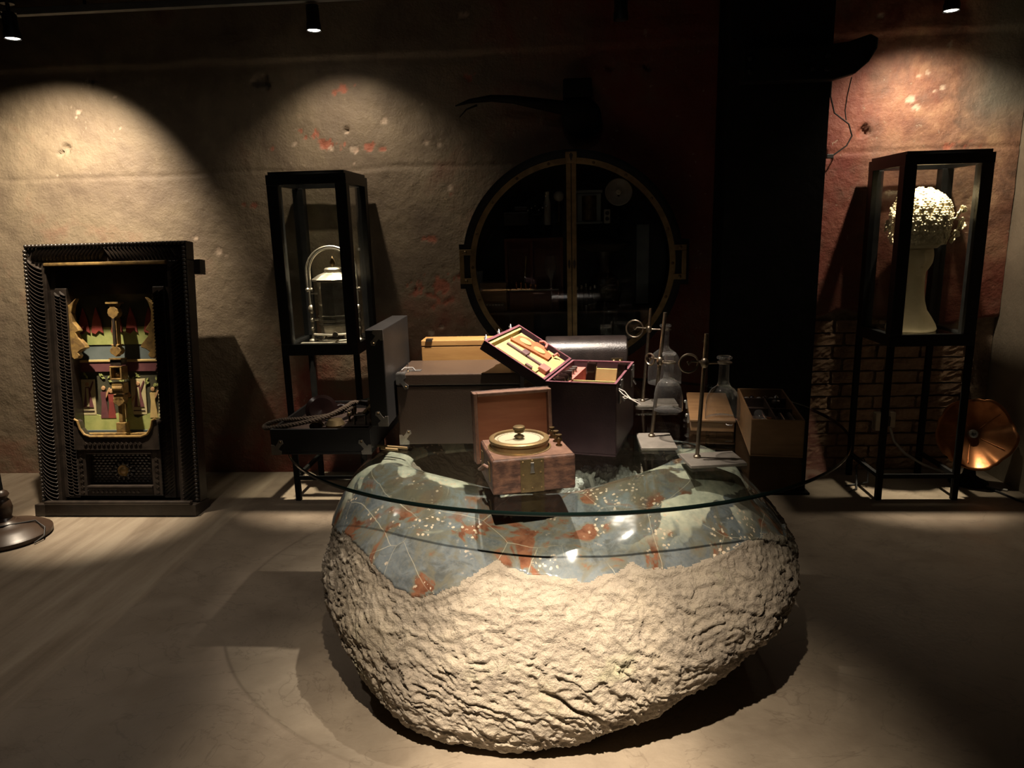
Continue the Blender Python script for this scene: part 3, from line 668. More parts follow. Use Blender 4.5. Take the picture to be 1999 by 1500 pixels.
cap = MB().lathe([(.084,.448),(.122,.458),(.134,.50),(.143,.56),(.142,.62),(.128,.67),(.098,.715),(.056,.738),(.0001,.745)], 40, False).build('headdress', 'flower_plaster', t, True)
MB().lathe([(.080,.445),(.092,.440),(.104,.452),(.108,.466),(.096,.474)], 40, False).build('brow_band', 'flower_plaster', cap, True)
fm = MB()
for k in range(5):
    a = 2*pi*k/5; fm.ball((.011*cos(a), .011*sin(a), .003), .0085, 8, 5, 1, 1, .55)
fm.ball((0,0,.006), .006, 8, 6)
proto = fm.build('flower', 'flower_plaster', cap, True); first = True
rnd = random.Random(5); rows = [(.478,.130,22),(.504,.137,22),(.530,.142,24),(.558,.145,24),(.586,.146,24),(.614,.145,24),(.642,.140,22),(.668,.131,20),(.695,.114,16),(.719,.088,12),(.738,.048,7)]
for z, r, c in rows:
    for k in range(c):
        a = 2*pi*(k+.5*rnd.random())/c
        o = proto if first else bpy.data.objects.new('flower', proto.data)
        if not first: COL.objects.link(o); o.parent = cap
        first = False
        tilt = pi/2 if z < .66 else pi/2-(z-.66)/.085*1.2
        o.location = ((r-.004)*cos(a), (r-.004)*sin(a), z+rnd.uniform(-.006,.006)); s_ = rnd.uniform(.85,1.25)
        o.scale = (s_,)*3; o.rotation_euler = (0, tilt, a)
for sx in (-1,1):
    sp = MB().tube([(sx*.11,-.06,.56),(sx*.15,-.075,.60),(sx*.175,-.07,.635)], .004, 8).tube([(sx*.14,-.07,.59),(sx*.172,-.07,.58),(sx*.185,-.065,.55)], .004, 8).tube([(sx*.165,-.07,.583),(sx*.162,-.06,.53),(sx*.15,-.05,.48)], .0035, 8).build('spray', 'flower_plaster', cap, True)
    for (x,y,z) in ((.175,-.07,.635),(.16,-.075,.615),(.185,-.065,.55),(.178,-.07,.575),(.15,-.05,.48),(.158,-.055,.51)):
        o = bpy.data.objects.new('flower', proto.data); COL.objects.link(o); o.parent = cap; o.location = (sx*x,y,z); o.scale = (1.2,)*3; o.rotation_euler = (radians(70), 0, rnd.uniform(0,6))
# ------------------------------------------------------------------ round wall cabinet
CXc, CZc, RC = .066, 1.298, .552
t = thing('round_cabinet', 'large round black wall cabinet with brass rimmed double glass doors', 'cabinet', (CXc, 3.95, CZc))
def ring(mb, r0, r1, y0, y1, a0=0, a1=2*pi, n=96):
    full = abs(a1-a0-2*pi) < 1e-6; vs = []; m = n if full else n+1
    for i in range(m):
        a = a0+(a1-a0)*i/n
        for r, y in ((r0,y0),(r1,y0),(r1,y1),(r0,y1)): vs.append((r*cos(a), y, r*sin(a)))
    fs = []
    for i in range(n):
        j = (i+1) % m if full else i+1
        for k in range(4): fs.append((i*4+k, j*4+k, j*4+(k+1)%4, i*4+(k+1)%4))
    if not full: fs += [(0,1,2,3), ((m-1)*4+3,(m-1)*4+2,(m-1)*4+1,(m-1)*4)]
    return mb.add(vs, fs)
ring(MB(), RC+.003, RC+.045, .0, .33).build('drum', 'black_metal', t, True)
ring(MB(), RC+.003, RC+.030, -.018, .0).build('front_rim', 'black_metal', t, True)
MB().t(Matrix.Translation((0,.325,0)) @ Matrix.Rotation(-pi/2,4,'X')).lathe([(.0001,0),(RC+.02,0),(RC+.02,.01),(.0001,.01)], 72, False).build('back_panel', 'cabinet_inside', t)
h_ = .010
for s_, nm in ((-1,'door'),(1,'door')):
    mb = MB()
    a_ = h_/RC
    if s_ < 0: ring(mb, RC-.030, RC, -.022, -.004, pi/2+a_, 3*pi/2-a_, 72)
    else: ring(mb, RC-.030, RC, -.022, -.004, -pi/2+a_, pi/2-a_, 72)
    x0, x1 = sorted((s_*.002, s_*.026)); mb.box(x0, x1, -.023, -.004, -RC+.012, RC-.012)
    dr = mb.build('door', 'brass', t)
    poly = [(s_*.02, -(RC-.022)), (s_*.02, RC-.022)]+[(s_*(RC-.02)*sin(pi*k/40), (RC-.02)*cos(pi*k/40)) for k in range(2,39)]
    MB().prism(poly, -.015, -.012).build('pane', 'pane_glass', dr)
    for k in range(9):
        a = pi/2+s_*(-1)*(.22+k*.34)
        MB().t(Matrix.Translation(((RC-.015)*cos(a),-.022,(RC-.015)*sin(a))) @ Matrix.Rotation(pi/2,4,'X')).lathe([(.008,0),(.008,.002),(.005,.0035),(.0001,.004)], 12, False).build('screw', 'old_brass', dr)
    MB().t(Matrix.Translation((s_*.014,-.024,0))).prism([(0,.028),(.006,.014),(.007,0),(.004,-.016),(0,-.024),(-.004,-.016),(-.007,0),(-.006,.014)], -.004, .002).build('escutcheon', 'dark_enamel', dr)
    hx = s_*(RC+.022)
    hg = MB().box(hx-.034,hx+.034,-.03,-.012,.062,.092).box(hx-.034,hx+.034,-.03,-.012,-.092,-.062).box(hx+s_*.022-.012,hx+s_*.022+.012,-.03,-.012,-.062,.062).build('hinge', 'brass', t, bevel=.002)
    for z in (-.077,.077): MB().t(Matrix.Translation((hx,-.03,z)) @ Matrix.Rotation(pi/2,4,'X')).lathe([(.009,0),(.009,.003),(.004,.007),(.0001,.008)], 14, False).build('bolt', 'old_brass', hg, True)
    MB().box(hx-.036,hx+.05 if s_ > 0 else hx+.036,-.012,.05,-.12,.12).build('hinge_block', 'black_metal', t)
MB().box(-.03,.03,-.03,-.004,RC-.028,RC+.03).build('top_catch', 'brass', t, bevel=.002)
MB().prism([(0,RC+.026),(.010,RC+.014),(.006,RC-.002),(0,RC-.02),(-.006,RC-.002),(-.010,RC+.014)], -.036, -.028).build('catch_drop', 'dark_enamel', t)
def chord(z): return sqrt(max(0, (RC-.005)**2-z*z))
for z in (.205, -.265): c = chord(z)-.01; MB().box(-c,c,.02,.32,z-.006,z+.006).build('glass_shelf' if z > 0 else 'lower_shelf', 'pane_glass' if z > 0 else 'dark_tray', t)
MB().box(chord(.1)-.16,chord(.1)-.09,.29,.32,-.25,.2).build('back_post', 'grey_enamel', t)
Zs, Zl = CZc+.211, CZc-.259
# contents of the cabinet
t = thing('signal_lantern', 'grey metal lantern with round window and wire handle on the cabinet shelf', 'lantern', (.165,4.10,Zs))
MB().box(-.075,.075,-.06,.06,0,.012).box(-.065,.065,-.05,.05,.012,.165).build('body', 'grey_enamel', t, bevel=.004)
MB().lathe([(.045,.02),(.045,.15)], 24, True, (0,-.03,0)).build('glass_chimney', 'old_brass', t, True)
MB().box(-.072,.072,-.058,.058,.165,.18).build('roof', 'grey_enamel', t, bevel=.004)
MB().tube([(-.055,0,.18),(-.05,0,.21),(0,0,.222),(.05,0,.21),(.055,0,.18)], .005, 8).build('handle', 'black_metal', t, True)
t = thing('reflector_lamp', 'round pale reflector disc with a small bulb socket on the cabinet shelf', 'reflector', (.325,4.06,Zs))
R = Matrix.Translation((0,0,.165)) @ Matrix.Rotation(radians(84),4,'X')
MB().t(R).lathe([(.014,-.03),(.018,-.028),(.05,-.012),(.072,.004),(.074,.006),(.070,.008),(.048,-.006),(.016,-.02),(.0001,-.021)], 36, False).build('dish', 'pale_enamel', t, True)
MB().t(R).lathe([(.014,-.022),(.014,.004),(.006,.006),(.0001,.002)], 16, False).build('socket', 'ivory_plastic', t, True)
MB().rod((0,.02,.165),(0,.035,.01), .007).lathe([(.04,0),(.04,.008),(.01,.014)], 20, True, (0,.035,0)).build('stand', 'black_metal', t, True)
t = thing('gauge_box', 'small pale instrument plate with two black dots beside the lantern', 'instrument', (.262,4.05,Zs))
MB().box(-.017,.017,-.01,.02,0,.075).build('body', 'pale_enamel', t, bevel=.003)
for z in (.025,.055): MB().t(Matrix.Translation((0,-.01,z)) @ Matrix.Rotation(pi/2,4,'X')).lathe([(.011,0),(.009,.004),(.0001,.005)], 14, False).build('knob', 'dark_enamel', t)
t = thing('brimmed_lamp', 'dark lamp with a very wide flat shade inside the round cabinet', 'lamp', (.25,4.11,Zl))
MB().lathe([(.09,0),(.09,.012),(.05,.03),(.03,.045)], 28).build('base', 'dark_enamel', t, True)
MB().ball((0,0,.12), .088, 24, 14, 1, .95, 1).build('body', 'dark_enamel', t, True)
MB().lathe([(.035,.19),(.03,.25),(.05,.29),(.07,.32)], 24, False).build('neck', 'dark_enamel', t, True)
MB().lathe([(.07,.318),(.155,.352),(.160,.358),(.155,.364),(.06,.392),(.0001,.40)], 40, False).build('shade', 'dark_enamel', t, True)
t = thing('mahogany_case', 'upright red-brown wooden instrument case standing open in the round cabinet', 'case', (-.145,4.12,Zl))
MB().box(-.165,.165,.10,.115,0,.40).box(-.165,-.15,-.02,.10,0,.40).box(.15,.165,-.02,.10,0,.40).box(-.15,.15,-.02,.10,.385,.40).box(-.15,.15,-.02,.10,0,.015).build('body', 'mahogany', t)
MB().box(-.02,-.005,-.015,.10,.015,.385).build('divider', 'mahogany', t)
MB().box(-.14,.14,-.07,-.02,0,.11).build('drawer', 'mahogany', t, bevel=.003)
MB().box(-.13,.14,-.075,-.0,.112,.118).build('metal_plate', 'plate_metal', t)
for k in range(5): MB().rod((-.10+k*.027,-.05,.118),(-.10+k*.027,-.05,.15-.004*k), .005).ball((-.10+k*.027,-.05,.155-.004*k), .009, 10, 6).build('terminal', 'copper', t, True)
MB().rod((-.06,.03,.118),(-.045,.03,.30), .006).build('rod', 'brass', t, True)
t = thing('glass_goblet', 'slender clear glass goblet on a thin stem in front of wooden case', 'glass', (-.048,3.995,Zl))
MB().lathe([(.028,0),(.026,.003),(.005,.008),(.004,.10),(.006,.17),(.012,.185),(.028,.215),(.033,.25),(.030,.29),(.026,.305)], 24, False).build('bowl', 'flask_glass', t, True)
t = thing('ivory_keyed_box', 'low brown box with a row of pale keys inside the round cabinet', 'box', (-.37,4.08,Zl))
MB().box(-.08,.07,-.03,.10,0,.16).build('body', 'oak_box', t, bevel=.003)
MB().box(-.085,.06,-.06,-.03,0,.035).build('keybed', 'dark_tray', t)
for k in range(8): MB().box(-.08+k*.017,-.067+k*.017,-.062,-.035,.035,.043).build('key', 'ivory_plastic', t)
for k in range(5):
    t = thing('glass_vial', 'slim clear glass vial standing in a row beside the brimmed lamp', 'vial', (.095+k*.024,3.995,Zl), 0, 'vials in the round cabinet')
    MB().lathe([(.0001,.001),(.009,.001),(.010,.004),(.010,.09+.008*(k%3)),(.006,.10+.008*(k%3)),(.006,.125+.008*(k%3)),(.008,.128+.008*(k%3))], 16, False).build('body', 'flask_glass', t, True)
    MB().lathe([(.0055,.115+.008*(k%3)),(.007,.132+.008*(k%3)),(.0001,.134+.008*(k%3))], 12, False).build('stopper', 'steel', t, True)
t = thing('leather_apparatus', 'dark leather covered apparatus with bright fittings on the cabinet shelf', 'instrument', (-.19,4.10,Zs))
MB().box(-.12,.03,-.05,.05,0,.075).box(-.06,.02,-.04,.04,.075,.105).build('body', 'black_leather', t, bevel=.008)
MB().t(Matrix.Translation((.07,-.02,.05)) @ Matrix.Rotation(radians(50),4,'X')).lathe([(.03,0),(.04,.02),(.04,.05),(.03,.052),(.028,.02),(.0001,.018)], 24, False).build('lens', 'black_metal', t, True)
for k in range(6): MB().ball((.02+.02*k,-.05,.08+.012*(k%3)), .007, 10, 6).build('stud', 'steel', t, True)
t = thing('white_bottle', 'small white rounded bottle on the upper shelf of the round cabinet', 'bottle', (-.065,4.12,Zs))
MB().lathe([(.0001,0),(.018,0),(.02,.01),(.02,.12),(.012,.145),(.01,.165),(.0001,.168)], 18, False).build('body', 'pale_enamel', t, True)
MB().lathe([(.012,.163),(.012,.18),(.0001,.183)], 14, False).build('cap', 'ivory_plastic', t, True)
t = thing('white_globe', 'small white globe on a stem standing on the cabinet shelf', 'globe', (.0,4.13,Zs))
MB().ball((0,0,.155), .03, 18, 12).build('ball', 'pale_enamel', t, True)
MB().lathe([(.025,0),(.025,.006),(.006,.014),(.006,.13)], 16).build('stem', 'old_brass', t, True)
# ------------------------------------------------------------------ carved window frame with the painted chest behind it
LEAN = math.atan2(.19, 1.485)
t = thing('carved_window_frame', 'dark carved wooden window frame with leafy border leaning over a painted chest', 'frame', (-2.917, 3.585, 0), 0, None, -LEAN)
FW, FH = .917, 1.495
MB().box(-.005,FW+.005,-.03,.12,0,.065).build('plinth', 'carved_wood', t, bevel=.004)
MB().box(.06,FW-.02,-.045,-.01,.065,.085).build('sill_moulding', 'carved_wood', t, bevel=.006)
bw = .115
side = []
for nm, bx in (('side_border',(0,bw)),('side_border',(FW-bw,FW))):
    side.append(MB().box(bx[0],bx[1],.03,.11,.065,FH-bw*.9).build(nm, 'carved_wood', t, bevel=.004))
topb = MB().box(0,FW,.03,.11,FH-bw*.9,FH).build('top_border', 'carved_wood', t, bevel=.004)
# one carved leaf: a curved ridge blade
def leaf_mesh():
    n = 7; vs = []; fs = []
    for i in range(n):
        s_ = i/(n-1); x = -.042+.084*s_; z = .058*s_**1.3-.028; wd = .0085*(1-.55*abs(s_-.45)*1.6); hh = .020*sin(pi*min(1,.12+s_*.85))+.006
        vs += [(x,0,z-wd),(x,-hh,z),(x,0,z+wd)]
    for i in range(n-1):
        a = i*3; fs += [(a,a+1,a+4,a+3),(a+1,a+2,a+5,a+4)]
    fs += [(0,2,1),((n-1)*3,(n-1)*3+1,(n-1)*3+2),]
    mb = MB().add(vs, fs); return mb
LM = None
def leaf(parent, x, z, rot, flip, sc=1.0):
    global LM
    if LM is None:
        o = leaf_mesh().build('carved_leaf', 'carved_wood', parent, True); LM = o.data
    else:
        o = bpy.data.objects.new('carved_leaf', LM); COL.objects.link(o); o.parent = parent
    o.location = (x, .032, z); o.rotation_euler = (0, rot, 0); o.scale = (flip*sc, 1, sc)
k = 0; z = .095
while z < FH-bw*.95:
    leaf(side[0], bw*.47, z, 0, -1); leaf(side[1], FW-bw*.47, z, 0, 1); z += .0215
x = bw*.6
while x < FW-bw*.5:
    leaf(topb, x, FH-bw*.46, pi/2 if x < FW/2 else -pi/2, -1 if x < FW/2 else 1, .85); x += .0215
mb = MB()
z = .08
while z < FH-.02: mb.ball((.012,.02,z), .011, 8, 6).ball((FW-.012,.02,z), .011, 8, 6); z += .0215
x = .02
while x < FW: mb.ball((x,.02,FH-.012), .011, 8, 6); x += .0215
mb.build('bead_row', 'carved_wood', t, True)
# plain reveal, then inner carved jambs
r1 = bw+.0; MB().box(r1,r1+.032,.06,.11,.085,FH-bw*.9).box(FW-r1-.032,FW-r1,.06,.11,.085,FH-bw*.9).build('reveal', 'carved_wood', t)
MB().box(r1,FW-r1,.015,.05,FH-bw*.9-.018,FH-bw*.9).build('head_moulding', 'carved_gilt', t, bevel=.004)
j0 = r1+.032; jw = .066
MB().box(r1,FW-r1,.106,.12,1.22,FH-bw*.9+.02).build('added_header', 'carved_wood', t)  # board added to close the gap and keep the opening's top in shade
for s_ in (0,1):
    a = j0 if not s_ else FW-j0-jw
    jb = MB().box(a,a+jw,.045,.12,.085,1.255).build('inner_jamb', 'carved_wood', t, bevel=.004)
    z = .11; mb = MB()
    while z < 1.235:
        for q, xx in enumerate((a+.016, a+.047)):
            sg = -1 if (s_ == 0) else 1
            T = Matrix.Translation((xx,.046,z+.006*q)) @ Matrix.Diagonal((sg*.36,.9,.42,1))
            lm = leaf_mesh(); mb.t(T).add(lm.v, lm.f)
        z += .0185
    mb.build('carved_rib', 'carved_wood', jb, True)
o0, o1 = j0+jw, FW-j0-jw      # opening
# scalloped arch brackets
def bracket(s_):
    X = (lambda u: o0+u) if s_ == 0 else (lambda u: o1-u)
    P = [(0,1.16),(.050,1.20),(.030,1.165),(.018,1.12),(.022,1.07),(.050,1.035),(.058,1.02),(.036,1.01),(.045,.985),(.082,.945),(.090,.925),(.060,.915),(.040,.90),(.050,.885),(.040,.868),(.016,.862),(.004,.875),(0,.92)]
    mb = MB().prism([(X(u), z) for u, z in (P if s_ == 0 else P[::-1])], .05, .085)
    mb.build('scalloped_bracket', 'carved_gilt', t, bevel=.004)
bracket(0); bracket(1)
# sill of the opening: rail with upswept ends
cm = (o0+o1)/2
P = [(o0-.0,.36),(o0,.515),(o0+.012,.53),(o0+.03,.52),(o0+.04,.48),(o0+.065,.445),(o0+.10,.432),(o1-.10,.432),(o1-.065,.445),(o1-.04,.48),(o1-.03,.52),(o1-.012,.53),(o1,.515),(o1,.36)]
MB().prism(P, .02, .07).build('swept_sill', 'carved_wood', t, bevel=.004)
MB().tube([(u, .02, z+.003) for u, z in P[2:12]], .007, 8).build('sill_bead', 'carved_gilt', t, True)
MB().box(o0+.03,o1-.03,.07,.10,.432,.447).build('inner_step', 'carved_gilt', t, bevel=.003)
# lower panel with rosette
MB().box(o0,o1,.085,.10,.085,.36).build('lower_panel', 'carved_wood', t)
MB().box(o0,o0+.055,.03,.085,.10,.36).box(o1-.055,o1,.03,.085,.10,.36).box(o0+.055,o1-.055,.03,.085,.10,.145).box(o0+.055,o1-.055,.03,.085,.335,.36).build('panel_frame', 'carved_wood', t, bevel=.004)
MB().box(o0+.055,o1-.055,.022,.06,.145,.157).build('panel_ledge', 'carved_wood', t, bevel=.003)
mb = MB()
for r in range(11):
    for c in range(13):
        x = o0+.068+(c+.5*(r%2))*.0255; z = .165+r*.0155
        if x > o1-.06: continue
        mb.t(Matrix.Translation((x,.086,z)) @ Matrix.Rotation(radians(35),4,'X')).ball((0,0,0), .0145, 8, 5, .95, .45, .8)
mb.t(Matrix.Identity(4)); mb.build('scale_ground', 'carved_wood', t, True)
ros = MB().t(Matrix.Translation((cm,.075,.235)) @ Matrix.Rotation(pi/2,4,'X')).lathe([(.0001,.02),(.012,.018),(.02,.01),(.03,.012),(.036,0)], 20, False).build('rosette', 'carved_gilt', t, True)
for rr, n_, ln in ((.03,9,.024),(.052,12,.026)):
    for k in range(n_):
        a = 2*pi*k/n_; MB().t(Matrix.Translation((cm+rr*cos(a),.07,.235+rr*.8*sin(a))) @ Matrix.Rotation(-a,4,'Y')).ball((0,0,0), ln*.5, 8, 6, 1.1, .5, .6).build('petal', 'carved_wood', ros, True)
mb = MB()
for xx in (o0+.028, o1-.028):
    for k in range(8): mb.t(Matrix.Translation((xx,.03,.12+k*.031)) @ Matrix.Rotation(pi/4,4,'Y')).box(-.008,.008,-.004,.004,-.008,.008)
for k in range(13): mb.t(Matrix.Translation((o0+.07+k*.026,.02,.395)) @ Matrix.Rotation(pi/4,4,'Y')).box(-.007,.007,-.004,.004,-.007,.007)
for k in range(11): mb.t(Matrix.Translation((o0+.09+k*.026,.03,.122)) @ Matrix.Rotation(pi/4,4,'Y')).box(-.006,.006,-.004,.004,-.006,.006)
mb.build('diamond_stud', 'carved_wood', t)
# central colonnette
cx = cm+.02
col = MB().box(cx-.03,cx+.03,.035,.09,.432,.455).box(cx-.027,cx+.027,.04,.085,.455,.51).box(cx-.012,cx+.012,.045,.075,.51,.63).box(cx-.028,cx+.028,.035,.085,.63,.665).build('colonnette', 'carved_gilt', t, bevel=.004)
MB().box(cx-.033,cx+.033,.03,.088,.670,.735).build('bobbin', 'carved_gilt', col, bevel=.006)
MB().t(Matrix.Translation((cx-.028,.045,.70)) @ Matrix.Rotation(pi/2,4,'Y')).cyl((0,0,0), .02, .056, 16).build('roll', 'carved_gilt', col, True)
mb = MB(); mb.box(cx-.034,cx+.034,.025,.085,.748,.757).box(cx-.034,cx+.034,.025,.085,.815,.824).box(cx-.034,cx-.025,.025,.085,.757,.815).box(cx+.025,cx+.034,.025,.085,.757,.815)
mb.box(cx-.025,cx+.025,.05,.085,.757,.815).build('square_block', 'carved_gilt', col, bevel=.002)
MB().ball((cx,.045,.782), .013, 10, 8).build('boss', 'carved_gilt', col, True)
MB().box(cx-.032,cx+.032,.03,.085,.828,.86).build('neck_block', 'carved_wood', col, bevel=.004)
MB().box(cx-.034,cx+.034,.026,.085,.86,.868).build('fillet', 'carved_gilt', col)
def onion(z0, z1, w):
    zc = (z0+z1)/2; h = (z1-z0)/2
    return [(cx+w*u, zc+h*v) for u, v in ((0,-1),(.35,-.72),(.8,-.5),(1,-.1),(.85,.35),(.5,.55),(.75,.85),(.9,1),(0,.9),(-.9,1),(-.75,.85),(-.5,.55),(-.85,.35),(-1,-.1),(-.8,-.5),(-.35,-.72))]
for z0, z1 in ((.875,.945),(1.075,1.165),(.60,.66)):
    MB().prism(onion(z0,z1,.032), .035, .075).build('bulb', 'carved_gilt', col, bevel=.004)
MB().box(cx-.014,cx+.014,.04,.075,.93,1.09).build('shaft', 'carved_gilt', col, bevel=.003)
MB().box(cx-.007,cx+.007,.034,.05,.935,1.085).build('flute', 'carved_wood', col)
MB().box(cx-.036,cx+.036,.03,.085,1.165,1.175).build('cap', 'carved_gilt', col)
MB().box(FW-.01,FW+.035,.10,.16,1.32,1.40).build('bracket_block', 'carved_wood', t)
# struts that hold the frame off the wall
MB().rod((.02,.11,1.30),(.02,.27,.035), .016).rod((FW-.12,.11,1.30),(FW-.12,.27,.035), .016).build('rear_strut', 'carved_wood', t)
# painted chest
t = thing('painted_chest', 'green painted wooden chest with figure scenes seen through the carved frame', 'chest', (-2.872, 3.725, .055), 0, None, -LEAN)
t.scale = (.962, .85, .962)
CW = .74
MB().box(.02,CW-.02,.0,.27,.02,.82).build('body', 'paint_dark', t, bevel=.004)
MB().box(0,CW,-.01,.28,-.04,.40).build('base', 'paint_slate', t, bevel=.004)
MB().box(.0,CW,-.012,.28,.80,.815).build('gilt_moulding', 'paint_ochre', t, bevel=.003)
MB().box(.01,CW-.01,-.008,.27,.745,.80).build('frieze', 'paint_plum', t)
MB().prism([(-.008,.815),(.016,.90),(.27,.90),(.27,.815)], .0, CW, 'x').build('sloping_lid', 'paint_slate', t)
MB().prism([(.014,.90),(.020,1.30),(.27,1.30),(.27,.90)], .0, CW, 'x').build('upper_stage', 'paint_dark', t)
up = MB().prism([(.010,.902),(.016,.902),(.018,1.005),(.012,1.005)], .005, CW-.005, 'x').build('painted_meadow', 'paint_green', t)
mb = MB()
for k, x in enumerate((.10,.20,.28,.40,.49,.60,.68)): mb.prism([(x-.035,.975),(x-.022,1.05),(x,1.12),(x+.025,1.05),(x+.038,.97),(x+.012,.985),(x-.01,.965)], .004, .012, 'y')
mb.build('robed_figures', 'paint_red', t)
# front panel: meadow, two parchment panels with a figure, attendants
MB().prism([(.02,.40),(CW-.02,.40),(CW-.02,.47),(.58,.50),(.50,.47),(.40,.505),(.30,.48),(.18,.51),(.02,.475)], -.006, .002).build('meadow', 'paint_green', t)
def figure(par, x, z, h, robe, sc=1):
    MB().prism([(x-.022*sc,z),(x+.024*sc,z),(x+.012*sc,z+h*.55),(x+.018*sc,z+h*.78),(x-.016*sc,z+h*.78),(x-.012*sc,z+h*.5)], -.008, .0).build('robe', robe, par)
    MB().t(Matrix.Translation((x+.001,-.004,z+h*.89)) @ Matrix.Rotation(pi/2,4,'X')).lathe([(.0001,.005),(.011*sc,.004),(.012*sc,0)], 14, False).build('face', 'paint_skin', par)
    MB().prism([(x+.012*sc,z+h*.7),(x+.034*sc,z+h*.9),(x+.040*sc,z+h*.88),(x+.016*sc,z+h*.6)], -.008, -.001).build('arm', 'paint_skin', par)
for px in (.205,.515):
    pn = MB().box(px-.045,px+.045,-.007,.0,.49,.70).build('parchment_panel', 'paint_parchment', t, bevel=.001)
    MB().prism([(px-.03,.535),(px+.032,.535),(px+.020,.60),(px+.012,.655),(px-.012,.655),(px-.018,.60)], -.010, -.006).build('robe', 'paint_plum', pn)
    MB().box(px-.007,px+.007,-.012,-.009,.54,.65).build('sash', 'paint_parchment', pn)
    MB().t(Matrix.Translation((px,-.008,.672)) @ Matrix.Rotation(pi/2,4,'X')).lathe([(.0001,.004),(.011,.003),(.012,0)], 14, False).build('face', 'paint_skin', pn)
    MB().prism([(px+.010,.64),(px+.035,.69),(px+.040,.685),(px+.016,.625)], -.010, -.007).build('arm', 'paint_plum', pn)
    MB().box(px-.035,px+.035,-.009,-.006,.510,.516).build('line', 'ink', pn)
for x, rb, h in ((.06,'paint_red',.19),(.115,'paint_plum',.17),(.30,'paint_plum',.20),(.345,'paint_red',.18),(.42,'paint_ochre',.17),(.455,'paint_green',.15),(.60,'paint_ochre',.19),(.65,'paint_parchment',.18),(.70,'paint_red',.16)):
    figure(t, x, .47, h, rb, 1.05)
mb = MB(); rnd = random.Random(9)
for k in range(60): mb.t(Matrix.Translation((rnd.uniform(.04,CW-.04),-.002,rnd.uniform(.66,.735))) @ Matrix.Rotation(rnd.uniform(0,3),4,'Y')).prism([(-.012,0),(0,.006),(.012,0),(0,-.006)], -.004, .0)
mb.build('foliage', 'paint_green', t)
# turned stand at the left with a cord
t = thing('turned_floor_stand', 'dark turned wood floor stand with a round stepped foot and slim pole', 'stand', (-2.86,3.28,0))
MB().lathe([(.19,0),(.20,.012),(.20,.028),(.185,.04),(.165,.048),(.15,.06),(.11,.072),(.07,.082),(.05,.10)], 44).build('foot', 'turned_wood', t, True)
MB().lathe([(.045,.098),(.03,.115),(.036,.135),(.042,.165),(.036,.20),(.024,.215),(.036,.235),(.03,.25),(.014,.262)], 28).build('turned_stem', 'turned_wood', t, True)
MB().lathe([(.014,.26),(.0125,1.35)], 16).build('pole', 'black_metal', t, True)
MB().tube([(-.25,-.02,.05),(-.10,-.09,.085),(.03,-.06,.09),(.12,.05,.075),(.19,.02,.05),(.21,-.02,.02),(.20,-.08,.008)], .004, 8).build('cord', 'black_rubber', t, True)
# ------------------------------------------------------------------ right corner: copper flower lamp, socket, cables
t = thing('copper_flower_lamp', 'copper lamp shaped like an open flower on a black foot by the wall', 'lamp', (2.325,4.06,0))
MB().lathe([(.10,0),(.10,.012),(.07,.022),(.035,.05),(.028,.09),(.022,.13)], 28).build('foot', 'black_iron', t, True)
MB().tube([(0,0,.12),(0,.05,.18),(0,.07,.25),(0,.03,.275)], .014, 10).build('neck', 'black_iron', t, True)
n, mm = 96, 12; vs = []; fs = []
for j in range(mm+1):
    s_ = j/mm
    for i in range(n):
        a = 2*pi*i/n; sc_ = 1+.07*abs(cos(2.5*a+.4))*s_**2-.045*math.exp(-((((a+.5)%(2*pi/5))-pi/5)/.07)**2)*s_**3
        r = (.02+.172*s_)*sc_; vs.append((r*cos(a), r*sin(a), .075*s_**1.8+.012*cos(5*a+.6)*s_**3+.004*cos(10*a)*s_**2))
for j in range(mm):
    for i in range(n): fs.append((j*n+i, j*n+(i+1)%n, (j+1)*n+(i+1)%n, (j+1)*n+i))
R = Matrix.Translation((-.01,.0,.29)) @ Matrix.Rotation(radians(-14),4,'Z') @ Matrix.Rotation(radians(72),4,'X')
dish = MB().t(R).add(vs, fs).build('flower_dish', 'copper', t, True)
so = dish.modifiers.new('solid', 'SOLIDIFY'); so.thickness = .003
for k in range(5):
    a = 2*pi*(k+.5)/5-.5+pi/5; MB().t(R).tube([(r*cos(a),r*sin(a),.078*((r-.02)/.172)**1.8+.003) for r in (.05,.08,.11,.14,.165)], .0022, 6).build('petal_rib', 'copper', dish, True)
MB().t(R).lathe([(.026,0),(.026,.028),(.022,.034),(.012,.034),(.011,.012),(.0001,.011)], 24, False).build('bulb_holder', 'steel', t, True)
t = thing('wall_socket', 'old pale double power socket fixed to the bare brick wall', 'socket', (1.925,4.285,.315))
MB().box(-.055,-.012,-.028,.06,-.06,.05).box(.022,.06,-.028,.06,-.04,.055).build('cover', 'ivory_plastic', t, bevel=.006)
MB().box(-.018,.028,-.034,.06,-.03,.03).build('block', 'dark_enamel', t, bevel=.004)
for z in (-.015,.012): MB().ball((.005,-.034,z), .007, 10, 6).build('plug_pin', 'steel', t, True)
tag(MB().tube([(1.945,4.235,.28),(1.97,4.225,.20),(2.03,4.20,.13),(2.12,4.17,.075),(2.20,4.14,.045),(2.28,4.08,.03),(2.36,4.0,.006),(2.46,3.92,.006)], .0075, 10).build('power_cable', 'grey_cable', None, True), 'grey power cable sagging from the wall socket to the floor', 'cable')
tag(MB().tube([(1.62,4.0,.006),(1.68,4.02,.007),(1.735,3.99,.03),(1.745,4.02,.10),(1.73,4.06,.155),(1.70,4.07,.10),(1.69,4.03,.03),(1.66,3.95,.007),(1.60,3.90,.007)], .005, 8).build('black_cable', 'black_rubber', None, True), 'thin black cable looped over the lower bar of the showcase', 'cable')
tag(MB().tube([(2.36,3.98,.006),(2.40,3.90,.006),(2.43,3.78,.006),(2.50,3.62,.006)], .006, 8).build('black_lead', 'black_rubber', None, True), 'black lead lying on the floor from the copper lamp', 'cable')
